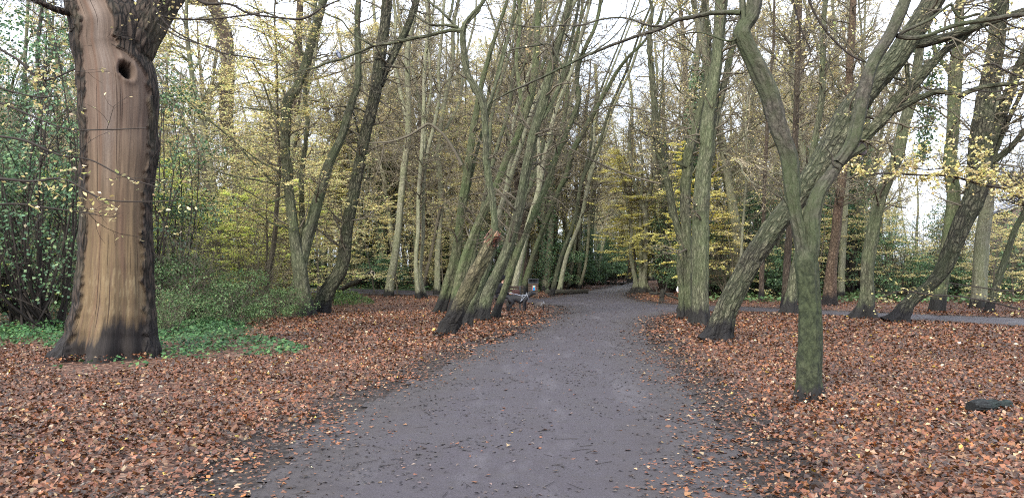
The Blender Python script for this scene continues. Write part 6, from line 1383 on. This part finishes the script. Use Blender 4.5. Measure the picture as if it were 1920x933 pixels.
    for t in 'lr':
        for k in ('hip', 'kn', 'an'): v = J[t + k]; T[t + k] = (*v[:3], v[3] * 1.25)
        te += [('p', t + 'hip'), (t + 'hip', t + 'kn'), (t + 'kn', t + 'an')]
    skin_body('trousers', T, te, plain('navy_trousers', (.02, .025, .05), .8), root)
    H = Mesh(); ellipsoid(H, (0, .01, .91), (.125, .14, .125), 12, cut=1.6); H.obj('helmet', [plain('pale_blue_helmet', (.42, .50, .66), .3, .5, .05)], root)
    H = Mesh(); ellipsoid(H, (0, .005, .865), (.10, .105, .07), 12); H.obj('hair', [plain('dark_hair', (.015, .014, .025), .7)], root)
    # pale path light seen through: nothing. House roof behind the trees at the right
    Yh = 95; a = P(1925, 385, Yh); root = empty('house', (a[0] + 3, Yh, 0), -.25); tag(root, 'brown brick house with a slate gable roof glimpsed behind the trees at the right margin', 'house')
    br = plain('brown_brick', (.13, .10, .09), .9, .1, .3, 6); sl = plain('slate_roof', (.26, .27, .31), .8, .2, .3, 8); gl = plain('window_glass', (.10, .12, .14), .1, .7)
    zt = P(1920, 350, Yh)[2]
    Wl = Mesh(); box(Wl, (0, 0, (zt - 2.6) / 2), (11, 8, zt - 2.6), bev=.02)
    Wl.add(np.array([[-4, -4, zt - 2.6], [4 - 0, -4, zt - 2.6], [0, -4, zt + .5]]) * [1, .99, 1], np.array([[0, 1, 2]]), smooth=False); Wl.obj('wall', [br], root)
    Rf = Mesh()
    for s in (-1, 1):
        v0 = np.array([[s * 6.0, -4.5, zt - 3.1], [0, -4.5, zt + .8], [0, 4.5, zt + .8], [s * 6.0, 4.5, zt - 3.1]]); v = np.concatenate([v0, v0 + [0, 0, .2]])
        Rf.add(v, np.array([[0, 1, 2, 3], [4, 7, 6, 5], [0, 4, 5, 1], [1, 5, 6, 2], [2, 6, 7, 3], [3, 7, 4, 0]]), smooth=False)
    rf = Rf.obj('roof', [sl], root); Ch = Mesh(); box(Ch, (-2.4, 1, zt + .6), (.8, .8, 2.2)); Ch.obj('chimney', [br], rf)
    for (wx, wz) in ((-3.2, 1.6), (0, 1.6), (3.2, 1.6), (-3.2, 4.3), (0, 4.3), (3.2, 4.3)):
        if wz + .7 < zt - 2.6:
            Wn = Mesh(); box(Wn, (wx, -4.02, wz), (1.3, .1, 1.3)); w = Wn.obj('window', [plain('white_frame', (.7, .7, .68))], root); Pn = Mesh(); box(Pn, (wx, -4.075, wz), (1.1, .02, 1.1)); Pn.obj('pane', [gl], w)

build_ground(); build_path()
big_tree(); build_traced(); build_background(); build_props(); build_logs(); build_ivy(); build_litter()
# the few look-alikes that stand side by side are told apart by their order
seen = {}
for o in scene.objects:
    if 'label' in o and 'category' in o: seen.setdefault(o['label'], []).append(o)
ORD = ['first', 'second', 'third', 'fourth', 'fifth', 'sixth', 'seventh', 'eighth', 'ninth', 'tenth']
for lab, os_ in seen.items():
    if 1 < len(os_) <= 10 and len(lab.split()) <= 13:
        os_.sort(key=lambda o: o.location[0] / max(o.location[1], 1))
        for k, o in enumerate(os_): o['label'] = lab + ', ' + ORD[k] + ' from left'
for o in scene.objects:
    if 'used' in o: del o['used']
